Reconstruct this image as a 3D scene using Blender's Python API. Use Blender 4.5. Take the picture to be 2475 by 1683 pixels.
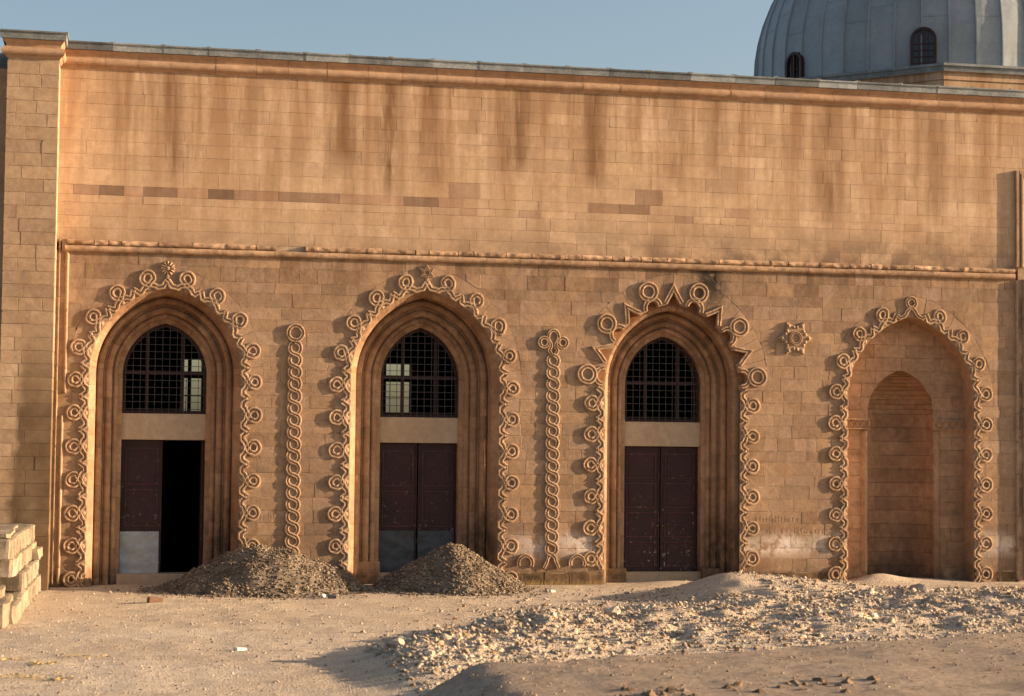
import bpy, bmesh, math, random
from math import sin, cos, pi, sqrt, acos, atan2, radians, exp
from mathutils import Vector, Matrix, noise

for o in list(bpy.data.objects): bpy.data.objects.remove(o)
scene = bpy.context.scene
COL = scene.collection
rng = random.Random(7)

# ------------------------------------------------------------------ camera, sky, sun, exposure
cam_data = bpy.data.cameras.new('camera'); cam = bpy.data.objects.new('camera', cam_data); COL.objects.link(cam)
YAW, PITCH, ROLL = radians(11.74), radians(2.87), radians(0.6)
fw = Vector((sin(YAW)*cos(PITCH), cos(YAW)*cos(PITCH), sin(PITCH)))
rt = Vector((cos(YAW), -sin(YAW), 0)); up = rt.cross(fw)
rt2 = rt*cos(ROLL) + up*sin(ROLL); up2 = up*cos(ROLL) - rt*sin(ROLL)
m = Matrix((rt2, up2, -fw)).transposed().to_4x4(); m.translation = Vector((1.338, -38.527, 2.981))
cam.matrix_world = m
cam_data.sensor_width = 36.0; cam_data.lens = 36.0*4532/2475; cam_data.clip_end = 3000; cam_data.clip_start = .5
cam_data.dof.use_dof = True; cam_data.dof.focus_distance = 39.0; cam_data.dof.aperture_fstop = 2.2
scene.camera = cam

SUN_OFF, SUN_EL = radians(9.5), radians(11.0)           # angle out from the wall plane, elevation
S = Vector((cos(SUN_OFF)*cos(SUN_EL), -sin(SUN_OFF)*cos(SUN_EL), sin(SUN_EL)))
world = bpy.data.worlds.new('World'); scene.world = world; world.use_nodes = True
nt = world.node_tree; bg = nt.nodes['Background']
sky = nt.nodes.new('ShaderNodeTexSky'); sky.sky_type = 'NISHITA'; sky.sun_disc = False
sky.sun_elevation = SUN_EL; sky.sun_rotation = atan2(S.x, S.y); sky.air_density = .9; sky.dust_density = 3.0; sky.ozone_density = .8
nt.links.new(sky.outputs[0], bg.inputs[0]); bg.inputs[1].default_value = 0.082
sun_d = bpy.data.lights.new('sun', 'SUN'); sun_d.energy = 5.0; sun_d.angle = radians(.5); sun_d.color = (1.0, .73, .47)
sun = bpy.data.objects.new('sun', sun_d); COL.objects.link(sun); sun.location = (30, -10, 20)
sun.rotation_euler = S.to_track_quat('Z', 'Y').to_euler()
scene.view_settings.view_transform = 'Standard'; scene.view_settings.look = 'None'
scene.view_settings.gamma = 1.0; scene.view_settings.use_curve_mapping = False
scene.view_settings.exposure = 1.38

# ------------------------------------------------------------------ materials
MAT = {}
class NT:
    def __init__(s, name, rough=.9, spec=.2):
        s.m = bpy.data.materials.new(name); s.m.use_nodes = True; s.t = s.m.node_tree; MAT[name] = s.m
        s.b = s.t.nodes['Principled BSDF']; s.b.inputs['Roughness'].default_value = rough
        s.b.inputs['Specular IOR Level'].default_value = spec
        g = s.t.nodes.new('ShaderNodeNewGeometry'); s.pos = g.outputs['Position']
    def n(s, typ, **kw):
        x = s.t.nodes.new(typ)
        for k, v in kw.items(): setattr(x, k, v)
        return x
    def put(s, sock, v):
        if hasattr(v, 'is_output') or hasattr(v, 'links'): s.t.links.new(v, sock)
        elif isinstance(v, (tuple, list)) and len(v) == 3 and sock.type == 'RGBA': sock.default_value = (*v, 1)
        else: sock.default_value = v
    def math(s, op, a, b=0.0, c=None, clamp=False):
        x = s.n('ShaderNodeMath', operation=op, use_clamp=clamp); s.put(x.inputs[0], a); s.put(x.inputs[1], b)
        if c is not None: s.put(x.inputs[2], c)
        return x.outputs[0]
    def mapping(s, scale=(1,1,1), loc=(0,0,0)):
        x = s.n('ShaderNodeMapping'); s.put(x.inputs['Vector'], s.pos)
        x.inputs['Scale'].default_value = scale; x.inputs['Location'].default_value = loc
        return x.outputs[0]
    def noise(s, scale, detail=4, rough=.55, vec=None, dist=0.0):
        x = s.n('ShaderNodeTexNoise'); s.put(x.inputs['Vector'], vec if vec is not None else s.pos)
        x.inputs['Scale'].default_value = scale; x.inputs['Detail'].default_value = detail
        x.inputs['Roughness'].default_value = rough; x.inputs['Distortion'].default_value = dist
        return x.outputs['Fac']
    def voro(s, scale, feat='F1', vec=None):
        x = s.n('ShaderNodeTexVoronoi', feature=feat); s.put(x.inputs['Vector'], vec if vec is not None else s.pos)
        x.inputs['Scale'].default_value = scale
        return x.outputs['Distance']
    def rng(s, v, a, b, c=0.0, d=1.0):
        x = s.n('ShaderNodeMapRange'); s.put(x.inputs[0], v)
        for i, q in enumerate((a, b, c, d)): x.inputs[i+1].default_value = q
        return x.outputs[0]
    def mix(s, f, a, b, mode='MIX'):
        x = s.n('ShaderNodeMix', data_type='RGBA', blend_type=mode); s.put(x.inputs[0], f); s.put(x.inputs[6], a); s.put(x.inputs[7], b)
        return x.outputs[2]
    def mul(s, a, b): return s.mix(1.0, a, b, 'MULTIPLY')
    def grey(s, v):
        x = s.n('ShaderNodeCombineColor'); [s.t.links.new(v, x.inputs[i]) for i in range(3)]
        return x.outputs[0]
    def sep(s):
        x = s.n('ShaderNodeSeparateXYZ'); s.t.links.new(s.pos, x.inputs[0]); return x.outputs
    def tint(s):
        x = s.n('ShaderNodeAttribute', attribute_name='tint'); return x.outputs['Color']
    def bump(s, h, strength=.5, dist=.02, prev=None):
        x = s.n('ShaderNodeBump'); s.put(x.inputs['Height'], h); x.inputs['Strength'].default_value = strength; x.inputs['Distance'].default_value = dist
        if prev is not None: s.t.links.new(prev, x.inputs['Normal'])
        return x.outputs[0]
    def done(s, col, nrm=None):
        s.put(s.b.inputs['Base Color'], col)
        if nrm is not None: s.t.links.new(nrm, s.b.inputs['Normal'])
        return s.m
    def box(s, v, a, b, soft):   # 1 inside [a,b]
        return s.math('MULTIPLY', s.rng(v, a-soft, a+soft), s.rng(v, b-soft, b+soft, 1, 0))

def ramp_stops(t, node_out, stops):
    r = t.n('ShaderNodeValToRGB'); e = r.color_ramp.elements
    while len(e) > 1: e.remove(e[-1])
    e[0].position = stops[0][0]; e[0].color = (stops[0][1],)*3 + (1,)
    for p, v in stops[1:]:
        k = e.new(p); k.color = (v, v, v, 1)
    t.t.links.new(node_out, r.inputs[0]); return r.outputs[0]

def limestone(name, base, deep, streaks=False, pilaster=False, lower=False, pit=.5, mott=.35, salts=True):
    t = NT(name, .92, .12)
    n1 = t.noise(.9, 6, .6); n2 = t.noise(7, 6, .65); n3 = t.noise(45, 5, .6)
    c = t.mix(t.rng(n1, .35, .65), base, deep)
    c = t.mul(c, t.grey(t.rng(n2, .25, .75, 1-mott, 1+mott*.6)))
    c = t.mul(c, t.grey(t.rng(n3, .25, .75, .86, 1.1)))
    n4 = t.noise(2.3, 7, .7, dist=.6); c = t.mix(t.math('MULTIPLY', t.rng(n4, .52, .70), .45 if mott > .2 else .3), c, tuple(v*.62 for v in deep))
    c = t.mix(t.math('MULTIPLY', t.rng(n4, .30, .44, 1, 0), .35), c, tuple(min(.8, v*1.18+.03) for v in base))
    x, y, z = t.sep()
    if streaks:
        wob = t.math('MULTIPLY', t.math('SUBTRACT', t.noise(.55, 3), .5), .55)
        xs = t.math('MULTIPLY', t.math('ADD', x, wob), 1/21.0)
        st = [(0,0)]
        for sx, w, v in ((2.3,.42,.85),(5.75,.5,.95),(6.65,.42,1.),(7.6,.36,.8),(9.45,.55,1.),(11.05,.5,.95),(12.86,.42,.6),(13.8,.36,.6),(16.4,.46,.75),(18.8,.46,.65)):
            st += [((sx-w)/21, 0.0), (sx/21, v), ((sx+w)/21, 0.0)]
        m1 = ramp_stops(t, xs, st)
        stretch = t.noise(3.4, 6, .68, vec=t.mapping((1,1,.11)), dist=.5)
        ends = t.rng(t.noise(.45, 2), .3, .7, 6.8, 8.8)
        fade = t.math('DIVIDE', t.math('SUBTRACT', z, ends), .9, clamp=True)
        m1 = t.math('MULTIPLY', t.math('MULTIPLY', m1, fade), t.rng(stretch, .33, .52, .15, 1.0))
        s2 = [(0,0)]
        for sx, w, v in ((3.9,.34,.55),(4.95,.22,.45),(8.5,.34,.7),(10.2,.30,.65),(14.75,.3,.6),(15.6,.22,.5),(17.6,.34,.55),(20.0,.4,.6)):
            s2 += [((sx-w)/21, 0.0), (sx/21, v), ((sx+w)/21, 0.0)]
        m2 = ramp_stops(t, xs, s2)
        f2 = t.math('DIVIDE', t.math('SUBTRACT', z, t.rng(t.noise(.6, 2), .3, .7, 7.4, 9.6)), .7, clamp=True)
        m2 = t.math('MULTIPLY', t.math('MULTIPLY', m2, f2), t.rng(stretch, .36, .56, .1, 1.0))
        c = t.mix(m2, c, (.25, .135, .07))
        fine = t.math('MULTIPLY', t.rng(t.noise(2.6, 6, .66, vec=t.mapping((1,1,.075)), dist=.4), .42, .62), .95)
        fine = t.math('MULTIPLY', fine, t.rng(z, 7.2, 10.2, .35, 1))
        c = t.mix(fine, c, (.315, .18, .10))
        c = t.mix(m1, c, (.195, .102, .052))
        # sooty band low on the wall over the string course, to the right
        sb = t.math('MULTIPLY', t.rng(z, 6.95, 7.8, 1, 0), t.rng(t.noise(1.3, 6, .7), .36, .58))
        sb = t.math('MULTIPLY', sb, t.rng(x, 7, 15, .4, .95))
        c = t.mix(sb, c, (.17, .115, .08))
    if lower:
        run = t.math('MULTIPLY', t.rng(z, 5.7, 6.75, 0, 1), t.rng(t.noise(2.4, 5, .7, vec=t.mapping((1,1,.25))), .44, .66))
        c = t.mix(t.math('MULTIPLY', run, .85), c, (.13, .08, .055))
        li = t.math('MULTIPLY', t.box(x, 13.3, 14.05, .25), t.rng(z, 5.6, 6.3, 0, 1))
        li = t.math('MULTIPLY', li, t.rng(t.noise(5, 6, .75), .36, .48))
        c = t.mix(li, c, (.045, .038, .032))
        wh = t.math('MULTIPLY', t.box(z, .62, 1.04, .12), t.rng(t.noise(3.2, 7, .75), .41, .53))
        wh = t.math('MULTIPLY', wh, t.rng(x, 8.8, 10.2, 0, 1 if salts else 0))
        c = t.mix(wh, c, (.72, .63, .56))
        ba = t.math('MULTIPLY', t.rng(z, .15, .5, 1, 0), t.rng(t.noise(4, 6, .7), .38, .58))
        c = t.mix(ba, c, (.09, .065, .042))
        gr = t.math('MULTIPLY', t.rng(z, .9, 2.4, .8, 0), t.rng(t.noise(1.6, 5, .7), .4, .65))
        c = t.mix(gr, c, (.2, .125, .08))
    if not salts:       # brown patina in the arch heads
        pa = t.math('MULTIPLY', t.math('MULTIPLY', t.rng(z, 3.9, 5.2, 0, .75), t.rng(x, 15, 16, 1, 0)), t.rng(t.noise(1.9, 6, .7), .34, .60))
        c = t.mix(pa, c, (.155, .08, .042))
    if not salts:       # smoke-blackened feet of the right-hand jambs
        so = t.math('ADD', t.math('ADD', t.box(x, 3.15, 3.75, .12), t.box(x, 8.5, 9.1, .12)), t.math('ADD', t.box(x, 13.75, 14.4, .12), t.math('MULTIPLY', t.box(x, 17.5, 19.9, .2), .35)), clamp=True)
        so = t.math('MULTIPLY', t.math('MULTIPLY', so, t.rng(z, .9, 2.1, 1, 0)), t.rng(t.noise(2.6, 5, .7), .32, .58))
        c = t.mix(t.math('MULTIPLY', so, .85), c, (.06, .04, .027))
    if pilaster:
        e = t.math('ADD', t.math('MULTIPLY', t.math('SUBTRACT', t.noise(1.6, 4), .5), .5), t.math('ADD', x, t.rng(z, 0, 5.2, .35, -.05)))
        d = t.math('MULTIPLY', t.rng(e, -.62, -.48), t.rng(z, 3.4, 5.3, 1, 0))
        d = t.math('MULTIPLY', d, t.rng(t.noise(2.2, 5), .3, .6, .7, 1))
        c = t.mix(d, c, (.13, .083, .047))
    c = t.mul(c, t.tint())
    pits = t.rng(t.voro(26), .0, .22, 0, 1)
    h = t.math('ADD', t.math('MULTIPLY', t.noise(14, 7, .7), 1.0), t.math('MULTIPLY', pits, .25*pit))
    h = t.math('SUBTRACT', h, t.math('MULTIPLY', t.rng(t.noise(17, 4, .6), .64, .72), .9*pit))
    nb = t.bump(h, .5*pit+.12, .012)
    return t.done(c, nb)

limestone('stone_upper', (.585,.415,.275), (.50,.335,.21), streaks=True, pit=.42, mott=.18)
limestone('stone_lower', (.40,.27,.178), (.325,.21,.134), lower=True, pit=1.0, mott=.30)
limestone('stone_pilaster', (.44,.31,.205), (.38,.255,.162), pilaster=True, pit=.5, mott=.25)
limestone('stone_carved', (.425,.29,.19), (.35,.23,.146), pit=1.1, mott=.32)
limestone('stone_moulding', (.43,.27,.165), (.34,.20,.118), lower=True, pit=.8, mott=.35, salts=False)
limestone('stone_string', (.47,.31,.195), (.38,.24,.15), pit=1.3, mott=.5)
limestone('stone_cornice', (.46,.30,.195), (.40,.245,.15), pit=.5, mott=.25)
limestone('stone_block', (.33,.265,.195), (.25,.195,.14), pit=1.2, mott=.4)
limestone('lintel_plaster', (.52,.40,.28), (.47,.34,.225), pit=.7, mott=.16)
limestone('mortar_upper', (.36,.235,.15), (.46,.32,.215), pit=.4, mott=.3)
limestone('mortar', (.27,.175,.11), (.55,.42,.30), pit=.6, mott=.3)

def simple(name, base, deep, scale=5, rough=.8, bumps=.3, bscale=30, spec=.2, metallic=0.0, mott=.3):
    t = NT(name, rough, spec); t.b.inputs['Metallic'].default_value = metallic
    c = t.mix(t.rng(t.noise(scale, 6, .65), .35, .65), base, deep)
    c = t.mul(c, t.grey(t.rng(t.noise(scale*7, 5, .6), .25, .75, 1-mott, 1+mott*.5)))
    c = t.mul(c, t.tint())
    return t.done(c, t.bump(t.noise(bscale, 6, .65), bumps, .012))
simple('lead', (.27,.305,.33), (.215,.245,.265), 1.2, .5, .18, 9, .4, .0, .12)
simple('parapet_lead', (.33,.35,.36), (.18,.195,.20), 3, .65, .3, 16, .3, .0, .35)
simple('roof_lead', (.17,.18,.19), (.13,.14,.145), 2, .6, .3, 16, .3)
simple('iron', (.075,.07,.07), (.05,.045,.045), 9, .6, .2, 40, .3)
simple('wood', (.050,.017,.019), (.032,.012,.013), 3, .55, .2, 40, .35)
simple('brass', (.30,.20,.09), (.2,.13,.06), 9, .45, .1, 40, .5, .4)
simple('tin', (.40,.43,.45), (.31,.335,.35), 1.6, .5, .25, 5, .4, .1, .15)
simple('tin_dark', (.075,.085,.095), (.052,.06,.068), 2, .55, .25, 6, .35, .1, .2)
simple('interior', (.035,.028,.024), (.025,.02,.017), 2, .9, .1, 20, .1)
simple('white_frame', (.4,.4,.38), (.3,.3,.29), 4, .7, .1, 20)
simple('gravel', (.25,.20,.15), (.155,.12,.09), 3, .95, .6, 34, .1, 0, .5)
simple('rubble', (.55,.465,.375), (.43,.345,.265), 2, .95, .5, 40, .1, 0, .35)
simple('mud', (.40,.305,.225), (.31,.23,.165), 1.6, .95, .9, 13, .1, 0, .42)
simple('clay', (.22,.13,.085), (.17,.10,.07), 8, .9, .4, 40, .1)
simple('twig', (.12,.085,.055), (.09,.06,.04), 8, .9, .2, 40, .1)
simple('paper', (.75,.72,.66), (.62,.58,.5), 8, .8, .2, 40, .1)
simple('straw', (.42,.30,.13), (.34,.23,.1), 8, .9, .2, 40, .1)

def door_material():
    t = NT('door_paint', .5, .35)
    c = t.mix(t.rng(t.noise(3, 5), .35, .65), (.036,.010,.012), (.022,.007,.008))
    x, y, z = t.sep()
    sp = t.math('MULTIPLY', t.rng(t.noise(9, 6, .75), .60, .645), t.math('MULTIPLY', t.rng(z, .4, 1.9, 1, .15), .8))
    c = t.mix(sp, c, (.42,.38,.36))
    dust = t.math('MULTIPLY', t.rng(t.noise(30, 4, .7), .5, .75), t.rng(z, .2, 2.4, .20, .05))
    c = t.mix(dust, c, (.25,.2,.17))
    return t.done(t.mul(c, t.tint()), t.bump(t.noise(24, 5), .15, .01))
door_material()

def ground_material():
    t = NT('ground', .97, .08)
    n1 = t.noise(.35, 6, .6); n2 = t.noise(2.5, 7, .7); n3 = t.noise(24, 6, .7)
    c = t.mix(t.rng(n1, .35, .65), (.60,.49,.375), (.51,.40,.295))
    tr = t.noise(.9, 5, .6, vec=t.mapping((.35,1.6,1)), dist=.4)
    c = t.mix(t.math('MULTIPLY', t.rng(tr, .5, .7), .4), c, (.68,.59,.485))
    c = t.mul(c, t.grey(t.rng(n2, .25, .75, .78, 1.16)))
    c = t.mul(c, t.grey(t.rng(n3, .25, .75, .62, 1.25)))
    h = t.math('ADD', t.noise(9, 8, .72), t.math('MULTIPLY', t.rng(t.voro(30), 0, .5, 1, 0), .5))
    return t.done(t.mul(c, t.tint()), t.bump(h, 1.0, .035))
ground_material()

# ------------------------------------------------------------------ mesh helpers
def obj(name, V, Fc, mat, parent=None, smooth=False, tint=(1,1,1), ftints=None):
    me = bpy.data.meshes.new(name); me.from_pydata([tuple(v) for v in V], [], [tuple(f) for f in Fc]); me.update()
    if not mat: mat = 'mortar'
    me.materials.append(MAT[mat])
    at = me.color_attributes.new('tint', 'FLOAT_COLOR', 'POINT')
    if ftints is None: at.data.foreach_set('color', [*tint, 1.0]*len(V))
    else:
        buf = []
        for q in ftints: buf += [*q, 1.0]
        at.data.foreach_set('color', buf)
    if smooth: me.polygons.foreach_set('use_smooth', [True]*len(me.polygons))
    o = bpy.data.objects.new(name, me); COL.objects.link(o)
    if parent is not None: o.parent = parent
    return o
def empty(name, loc=(0,0,0), parent=None):
    o = bpy.data.objects.new(name, None); COL.objects.link(o); o.location = loc; o.empty_display_size = .2
    if parent: o.parent = parent
    return o
def tag(o, label=None, cat=None, group=None, kind=None):
    if label: o['label'] = label
    if cat: o['category'] = cat
    if group: o['group'] = group
    if kind: o['kind'] = kind
    return o
class MB:
    def __init__(s): s.V = []; s.F = []; s.T = []
    def add(s, V, F, tint=(1,1,1)):
        k = len(s.V); s.V += V; s.F += [tuple(i+k for i in f) for f in F]; s.T += [tint]*len(V)
    def box(s, x0, x1, y0, y1, z0, z1, tint=(1,1,1)):
        s.add([(x,y,z) for x in (x0,x1) for y in (y0,y1) for z in (z0,z1)],
              [(0,1,3,2),(4,6,7,5),(0,4,5,1),(2,3,7,6),(0,2,6,4),(1,5,7,3)], tint)
    def build(s, name, mat, parent=None, smooth=False): return obj(name, s.V, s.F, mat, parent, smooth, ftints=s.T)
def box(name, x0, x1, y0, y1, z0, z1, mat, parent=None, tint=(1,1,1), bev=0.0):
    if bev <= 0:
        b = MB(); b.box(x0,x1,y0,y1,z0,z1,tint); return b.build(name, mat, parent)
    V, F = bevel_box(x0,x1,y0,y1,z0,z1,bev); return obj(name, V, F, mat, parent, tint=tint)
def bevel_box(x0,x1,y0,y1,z0,z1,b,jit=0.0):
    bm = bmesh.new(); bmesh.ops.create_cube(bm, size=1)
    for v in bm.verts: v.co = Vector((x0 if v.co.x<0 else x1, y0 if v.co.y<0 else y1, z0 if v.co.z<0 else z1)) + Vector((rng.uniform(-jit,jit),rng.uniform(-jit,jit),rng.uniform(-jit,jit)))
    bmesh.ops.bevel(bm, geom=bm.edges[:], offset=b, segments=1, affect='EDGES')
    bm.verts.ensure_lookup_table()
    V = [v.co[:] for v in bm.verts]; F = [[v.index for v in f.verts] for f in bm.faces]; bm.free(); return V, F

def area2(P): return sum(P[i][0]*P[(i+1)%len(P)][1]-P[(i+1)%len(P)][0]*P[i][1] for i in range(len(P)))
def inset(P, d):
    n = len(P); out = []
    for i in range(n):
        ax, az = P[i-1]; bx, bz = P[i]; cx, cz = P[(i+1)%n]
        e1 = Vector((bx-ax, bz-az)); e2 = Vector((cx-bx, cz-bz))
        if e1.length < 1e-6 or e2.length < 1e-6: out.append(P[i]); continue
        e1.normalize(); e2.normalize()
        n1 = Vector((-e1.y, e1.x)); n2 = Vector((-e2.y, e2.x)); q = n1+n2
        if q.length < .2: out.append((bx+n1.x*d, bz+n1.y*d)); continue
        q.normalize(); k = d/max(.35, q.dot(n1)); out.append((bx+q.x*k, bz+q.y*k))
    return out
def stone_geo(P, yf, gap=.003, bev=.005, yb=.03, M=None):
    """P: outline (x,z). A block with a chamfered front, its face at y=yf, sides running back to y=yb."""
    if area2(P) < 0: P = P[::-1]
    A = inset(P, gap); B = inset(A, bev); n = len(P)
    V = [(x,yb,z) for x,z in A] + [(x,yf+bev*.8,z) for x,z in A] + [(x,yf,z) for x,z in B]
    F = []
    for i in range(n):
        j = (i+1)%n
        F += [(i,j,n+j,n+i), (n+i,n+j,2*n+j,2*n+i)]
    F.append(tuple(range(2*n, 3*n)))
    if M: V = [tuple(M @ Vector(v)) for v in V]
    return V, F
def rt_tint(lo=.9, hi=1.07, hue=.03):
    g = rng.uniform(lo, hi); h = rng.uniform(-hue, hue)
    return (g*(1+h*.4), g, g*(1-h))

def sweep(path, prof, name, mat, parent, y0=0.0, closed=False, smooth=False, tint=(1,1,1), lift=None, jit=0.0):
    """path: (x,z) points on the wall; prof: (lateral, height out of the wall) points."""
    n = len(path); V = []; m = len(prof)
    for i in range(n):
        a = path[i-1] if (i > 0 or closed) else path[i]; b = path[(i+1)%n] if (i < n-1 or closed) else path[i]
        p = Vector(path[i]); e1 = p-Vector(a); e2 = Vector(b)-p
        if e1.length < 1e-7: e1 = e2.copy()
        if e2.length < 1e-7: e2 = e1.copy()
        e1.normalize(); e2.normalize()
        n1 = Vector((-e1.y, e1.x)); n2 = Vector((-e2.y, e2.x)); q = n1+n2
        if q.length < .1: q = n1.copy()
        q.normalize(); k = 1/max(.5, q.dot(n1)); L = lift[i] if lift else 0
        for u, h in prof:
            jj = jit*noise.noise(Vector((p.x*9+u*30, p.y*9, h*40))) if h > .005 else 0
            V.append((p.x+q.x*u*k, y0-(h+(L if h > .001 else 0)+jj), p.y+q.y*u*k))
    F = []
    for i in range(n if closed else n-1):
        j = (i+1)%n
        for k in range(m-1): F.append((i*m+k, i*m+k+1, j*m+k+1, j*m+k))
    if not closed: F += [tuple(range(m)), tuple(range((n-1)*m, n*m))[::-1]]
    return obj(name, V, F, mat, parent, smooth, tint)
def catmull(P, sub=5):
    out = []
    for i in range(len(P)-1):
        p0 = Vector(P[max(0,i-1)]); p1 = Vector(P[i]); p2 = Vector(P[i+1]); p3 = Vector(P[min(len(P)-1,i+2)])
        for k in range(sub):
            t = k/sub
            out.append(tuple(.5*((2*p1)+(p2-p0)*t+(2*p0-5*p1+4*p2-p3)*t*t+(3*p1-p0-3*p2+p3)*t**3)))
    out.append(tuple(P[-1])); return out
def ribbon(w=.088, h=.048):       # two raised cords with a groove between them
    a = w/2
    return [(-a,-.004),(-a,h*.70),(-a*.78,h),(-a*.38,h),(-a*.14,h*.30),(a*.14,h*.30),(a*.38,h),(a*.78,h),(a,h*.70),(a,-.004)]

# ------------------------------------------------------------------ arches
class Arch:
    def __init__(s, cx, a, zs, rise, N, zb, off):
        s.cx, s.a, s.zs, s.N, s.zb, s.off = cx, a, zs, N, zb, off
        s.e = (rise*rise-a*a)/(2*a); s.rho = a+s.e; s.apex = zs+rise
        s.phi = acos(s.e/s.rho); s.La = s.phi*s.rho
    def pos(s, side, sl, n):             # sl: length along the edge from the apex, n: outward
        if sl <= s.La:
            r = s.rho+n; pm = acos(min(1, s.e/r)); ph = pm*(1-sl/s.La) if sl > 0 else pm + (-sl)/s.rho
            return (s.cx+side*(-s.e+r*cos(ph)), s.zs+r*sin(ph))
        return (s.cx+side*(s.a+n), s.zs-(sl-s.La))
    def top(s, x, n=0.0):                # height of the curve offset n outward at x
        d = abs(x-s.cx)+s.e; r = s.rho+n
        return s.zs+sqrt(max(0, r*r-d*d)) if d < r else None
    def sz(s, z): return s.La + s.zs - z
A1 = Arch(2.20, 1.51, 4.30, 1.72, .44, 4.136, .66)
A2 = Arch(7.515, 1.565, 4.27, 1.85, .48, 4.136, .725)
A3 = Arch(12.86, 1.51, 4.24, 1.73, .64, 4.136, .65)
A4 = Arch(18.30, 1.48, 4.0, 1.82, .48, 3.878, .0)
ARCHES = [A1, A2, A3, A4]

mosque = empty('mosque', (10, 0, 0))
tag(mosque, 'long honey-coloured stone mosque with four carved pointed arches and a grey metal dome', 'mosque')
def mpart(o): return o
def P(o):                 # parent to mosque keeping world coordinates
    o.parent = mosque; o.matrix_parent_inverse = Matrix.Translation((-10, 0, 0)); return o

# ---- ashlar
def rows(x0, x1, zs, excl, wr=(.36,.86)):
    """blocks as outlines; excl(x, z0) -> height below which x is open"""
    out = []
    for r in range(len(zs)-1):
        z0, z1 = zs[r], zs[r+1]; x = x0 - rng.uniform(0, .3); edges = [x0]
        while True:
            x += rng.uniform(*wr)
            if x > x1-.2: break
            if x > x0+.15: edges.append(x)
        edges.append(x1)
        cuts = excl(z0, z1) if excl else []     # list of (c, halfwidth, arch or None)
        for i in range(len(edges)-1):
            segs = [(edges[i], edges[i+1], None)]
            for (c, hw, A, n) in cuts:
                new = []
                for (p, q, B) in segs:
                    if q <= c-hw or p >= c+hw: new.append((p, q, B)); continue
                    if A is None:
                        if p < c-hw-.02: new.append((p, c-hw, B))
                        if q > c+hw+.02: new.append((c+hw, q, B))
                    else: new.append((p, q, (A, n)))
                segs = new
            for (p, q, B) in segs:
                if q-p < .015: continue
                if B is None: out.append((r, [(p,z0),(q,z0),(q,z1),(p,z1)])); continue
                A, n = B; xs = {p, q}
                for zz in (z0, z1):
                    rr = (A.rho+n)**2-(zz-A.zs)**2
                    if zz >= A.zs and rr > 0:
                        dx = sqrt(rr)-A.e
                        if dx > 0:
                            for sg in (-1, 1):
                                if p < A.cx+sg*dx < q: xs.add(A.cx+sg*dx)
                    for sg in (-1,1):
                        xe = A.cx+sg*(A.a+n)
                        if p < xe < q: xs.add(xe); xs.add(xe-sg*2e-4)
                for k in range(1, 8): xs.add(p+(q-p)*k/8)
                if p < A.cx < q: xs.add(A.cx)
                xs = sorted(xs)
                def T(xx):
                    if abs(xx-A.cx) > A.a+n-1e-6: return z0
                    tt = A.top(xx, n); return max(z0, tt if tt is not None else A.zs)
                run = []
                def flush(run):
                    if len(run) < 2: return
                    poly = [(xx, T(xx)) for xx in run] + [(run[-1], z1), (run[0], z1)]
                    pl = []
                    for pt in poly:
                        if not pl or (abs(pt[0]-pl[-1][0])+abs(pt[1]-pl[-1][1])) > .004: pl.append(pt)
                    if len(pl) > 2 and (abs(pl[0][0]-pl[-1][0])+abs(pl[0][1]-pl[-1][1])) < .006: pl.pop()
                    if len(pl) >= 3 and abs(area2(pl)) > .004: out.append((r, pl))
                for xx in xs:
                    if T(xx) <= z1+1e-5: run.append(xx)
                    else: flush(run); run = []
                flush(run)
    return out

def rough_outline(pl, j, chip):
    if len(pl) != 4: return pl
    out = []
    for i in range(4):
        a, b_ = Vector(pl[i]), Vector(pl[(i+1)%4]); L = (b_-a).length
        if rng.random() < chip:
            c = rng.uniform(.012,.035); p = Vector(pl[i-1]); e0 = (p-a).normalized()*min(c, (p-a).length*.3); e1 = (b_-a).normalized()*min(c*rng.uniform(.6,1.8), L*.3)
            out += [tuple(a+e0), tuple(a+e1)]
        else: out.append((a.x+rng.uniform(-j,j)*.5, a.y+rng.uniform(-j,j)*.5))
        for f in ((.3,.7) if L > .35 else (.5,)):
            q = a+(b_-a)*(f+rng.uniform(-.08,.08)); n_ = Vector((-(b_-a).y, (b_-a).x)).normalized(); q = q+n_*rng.uniform(0, j); out.append((q.x, q.y))
    return out
def wall_part(name, mat, polys, tintf, back, maxn=300, yamp=.004, gap=.0035, key=None, yf0=0.0, M=None, rough=0.0, chip=0.0, bevk=.006):
    core = P(back)
    order = sorted(range(len(polys)), key=lambda i: -abs(area2(polys[i][1]))*(1-.018*(polys[i][1][0][0])))
    big = set(order[:maxn]); rest = MB()
    for i, (r, pl) in enumerate(polys):
        cx = sum(p[0] for p in pl)/len(pl); cz = sum(p[1] for p in pl)/len(pl)
        t = tintf(r, cx, cz); y = yf0-abs(rng.gauss(0, yamp))
        if rough and cz < .3 and yf0 == 0: pl = rough_outline(pl, .02, .6); y = -rng.uniform(0,.022)
        elif rough: pl = rough_outline(pl, rough, chip)
        V, F = stone_geo(pl, y, gap*rng.uniform(.2,1.7), .0012+rng.random()**2*bevk, yf0+.03, M)
        if i in big:
            o = obj('stone', V, F, mat, None, tint=t); o.parent = core; o.matrix_parent_inverse = core.matrix_world.inverted()
        else: rest.add(V, F, t)
    if rest.V:
        o = rest.build('stonework', mat, core); tag(o, kind='stuff')
    return core

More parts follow.
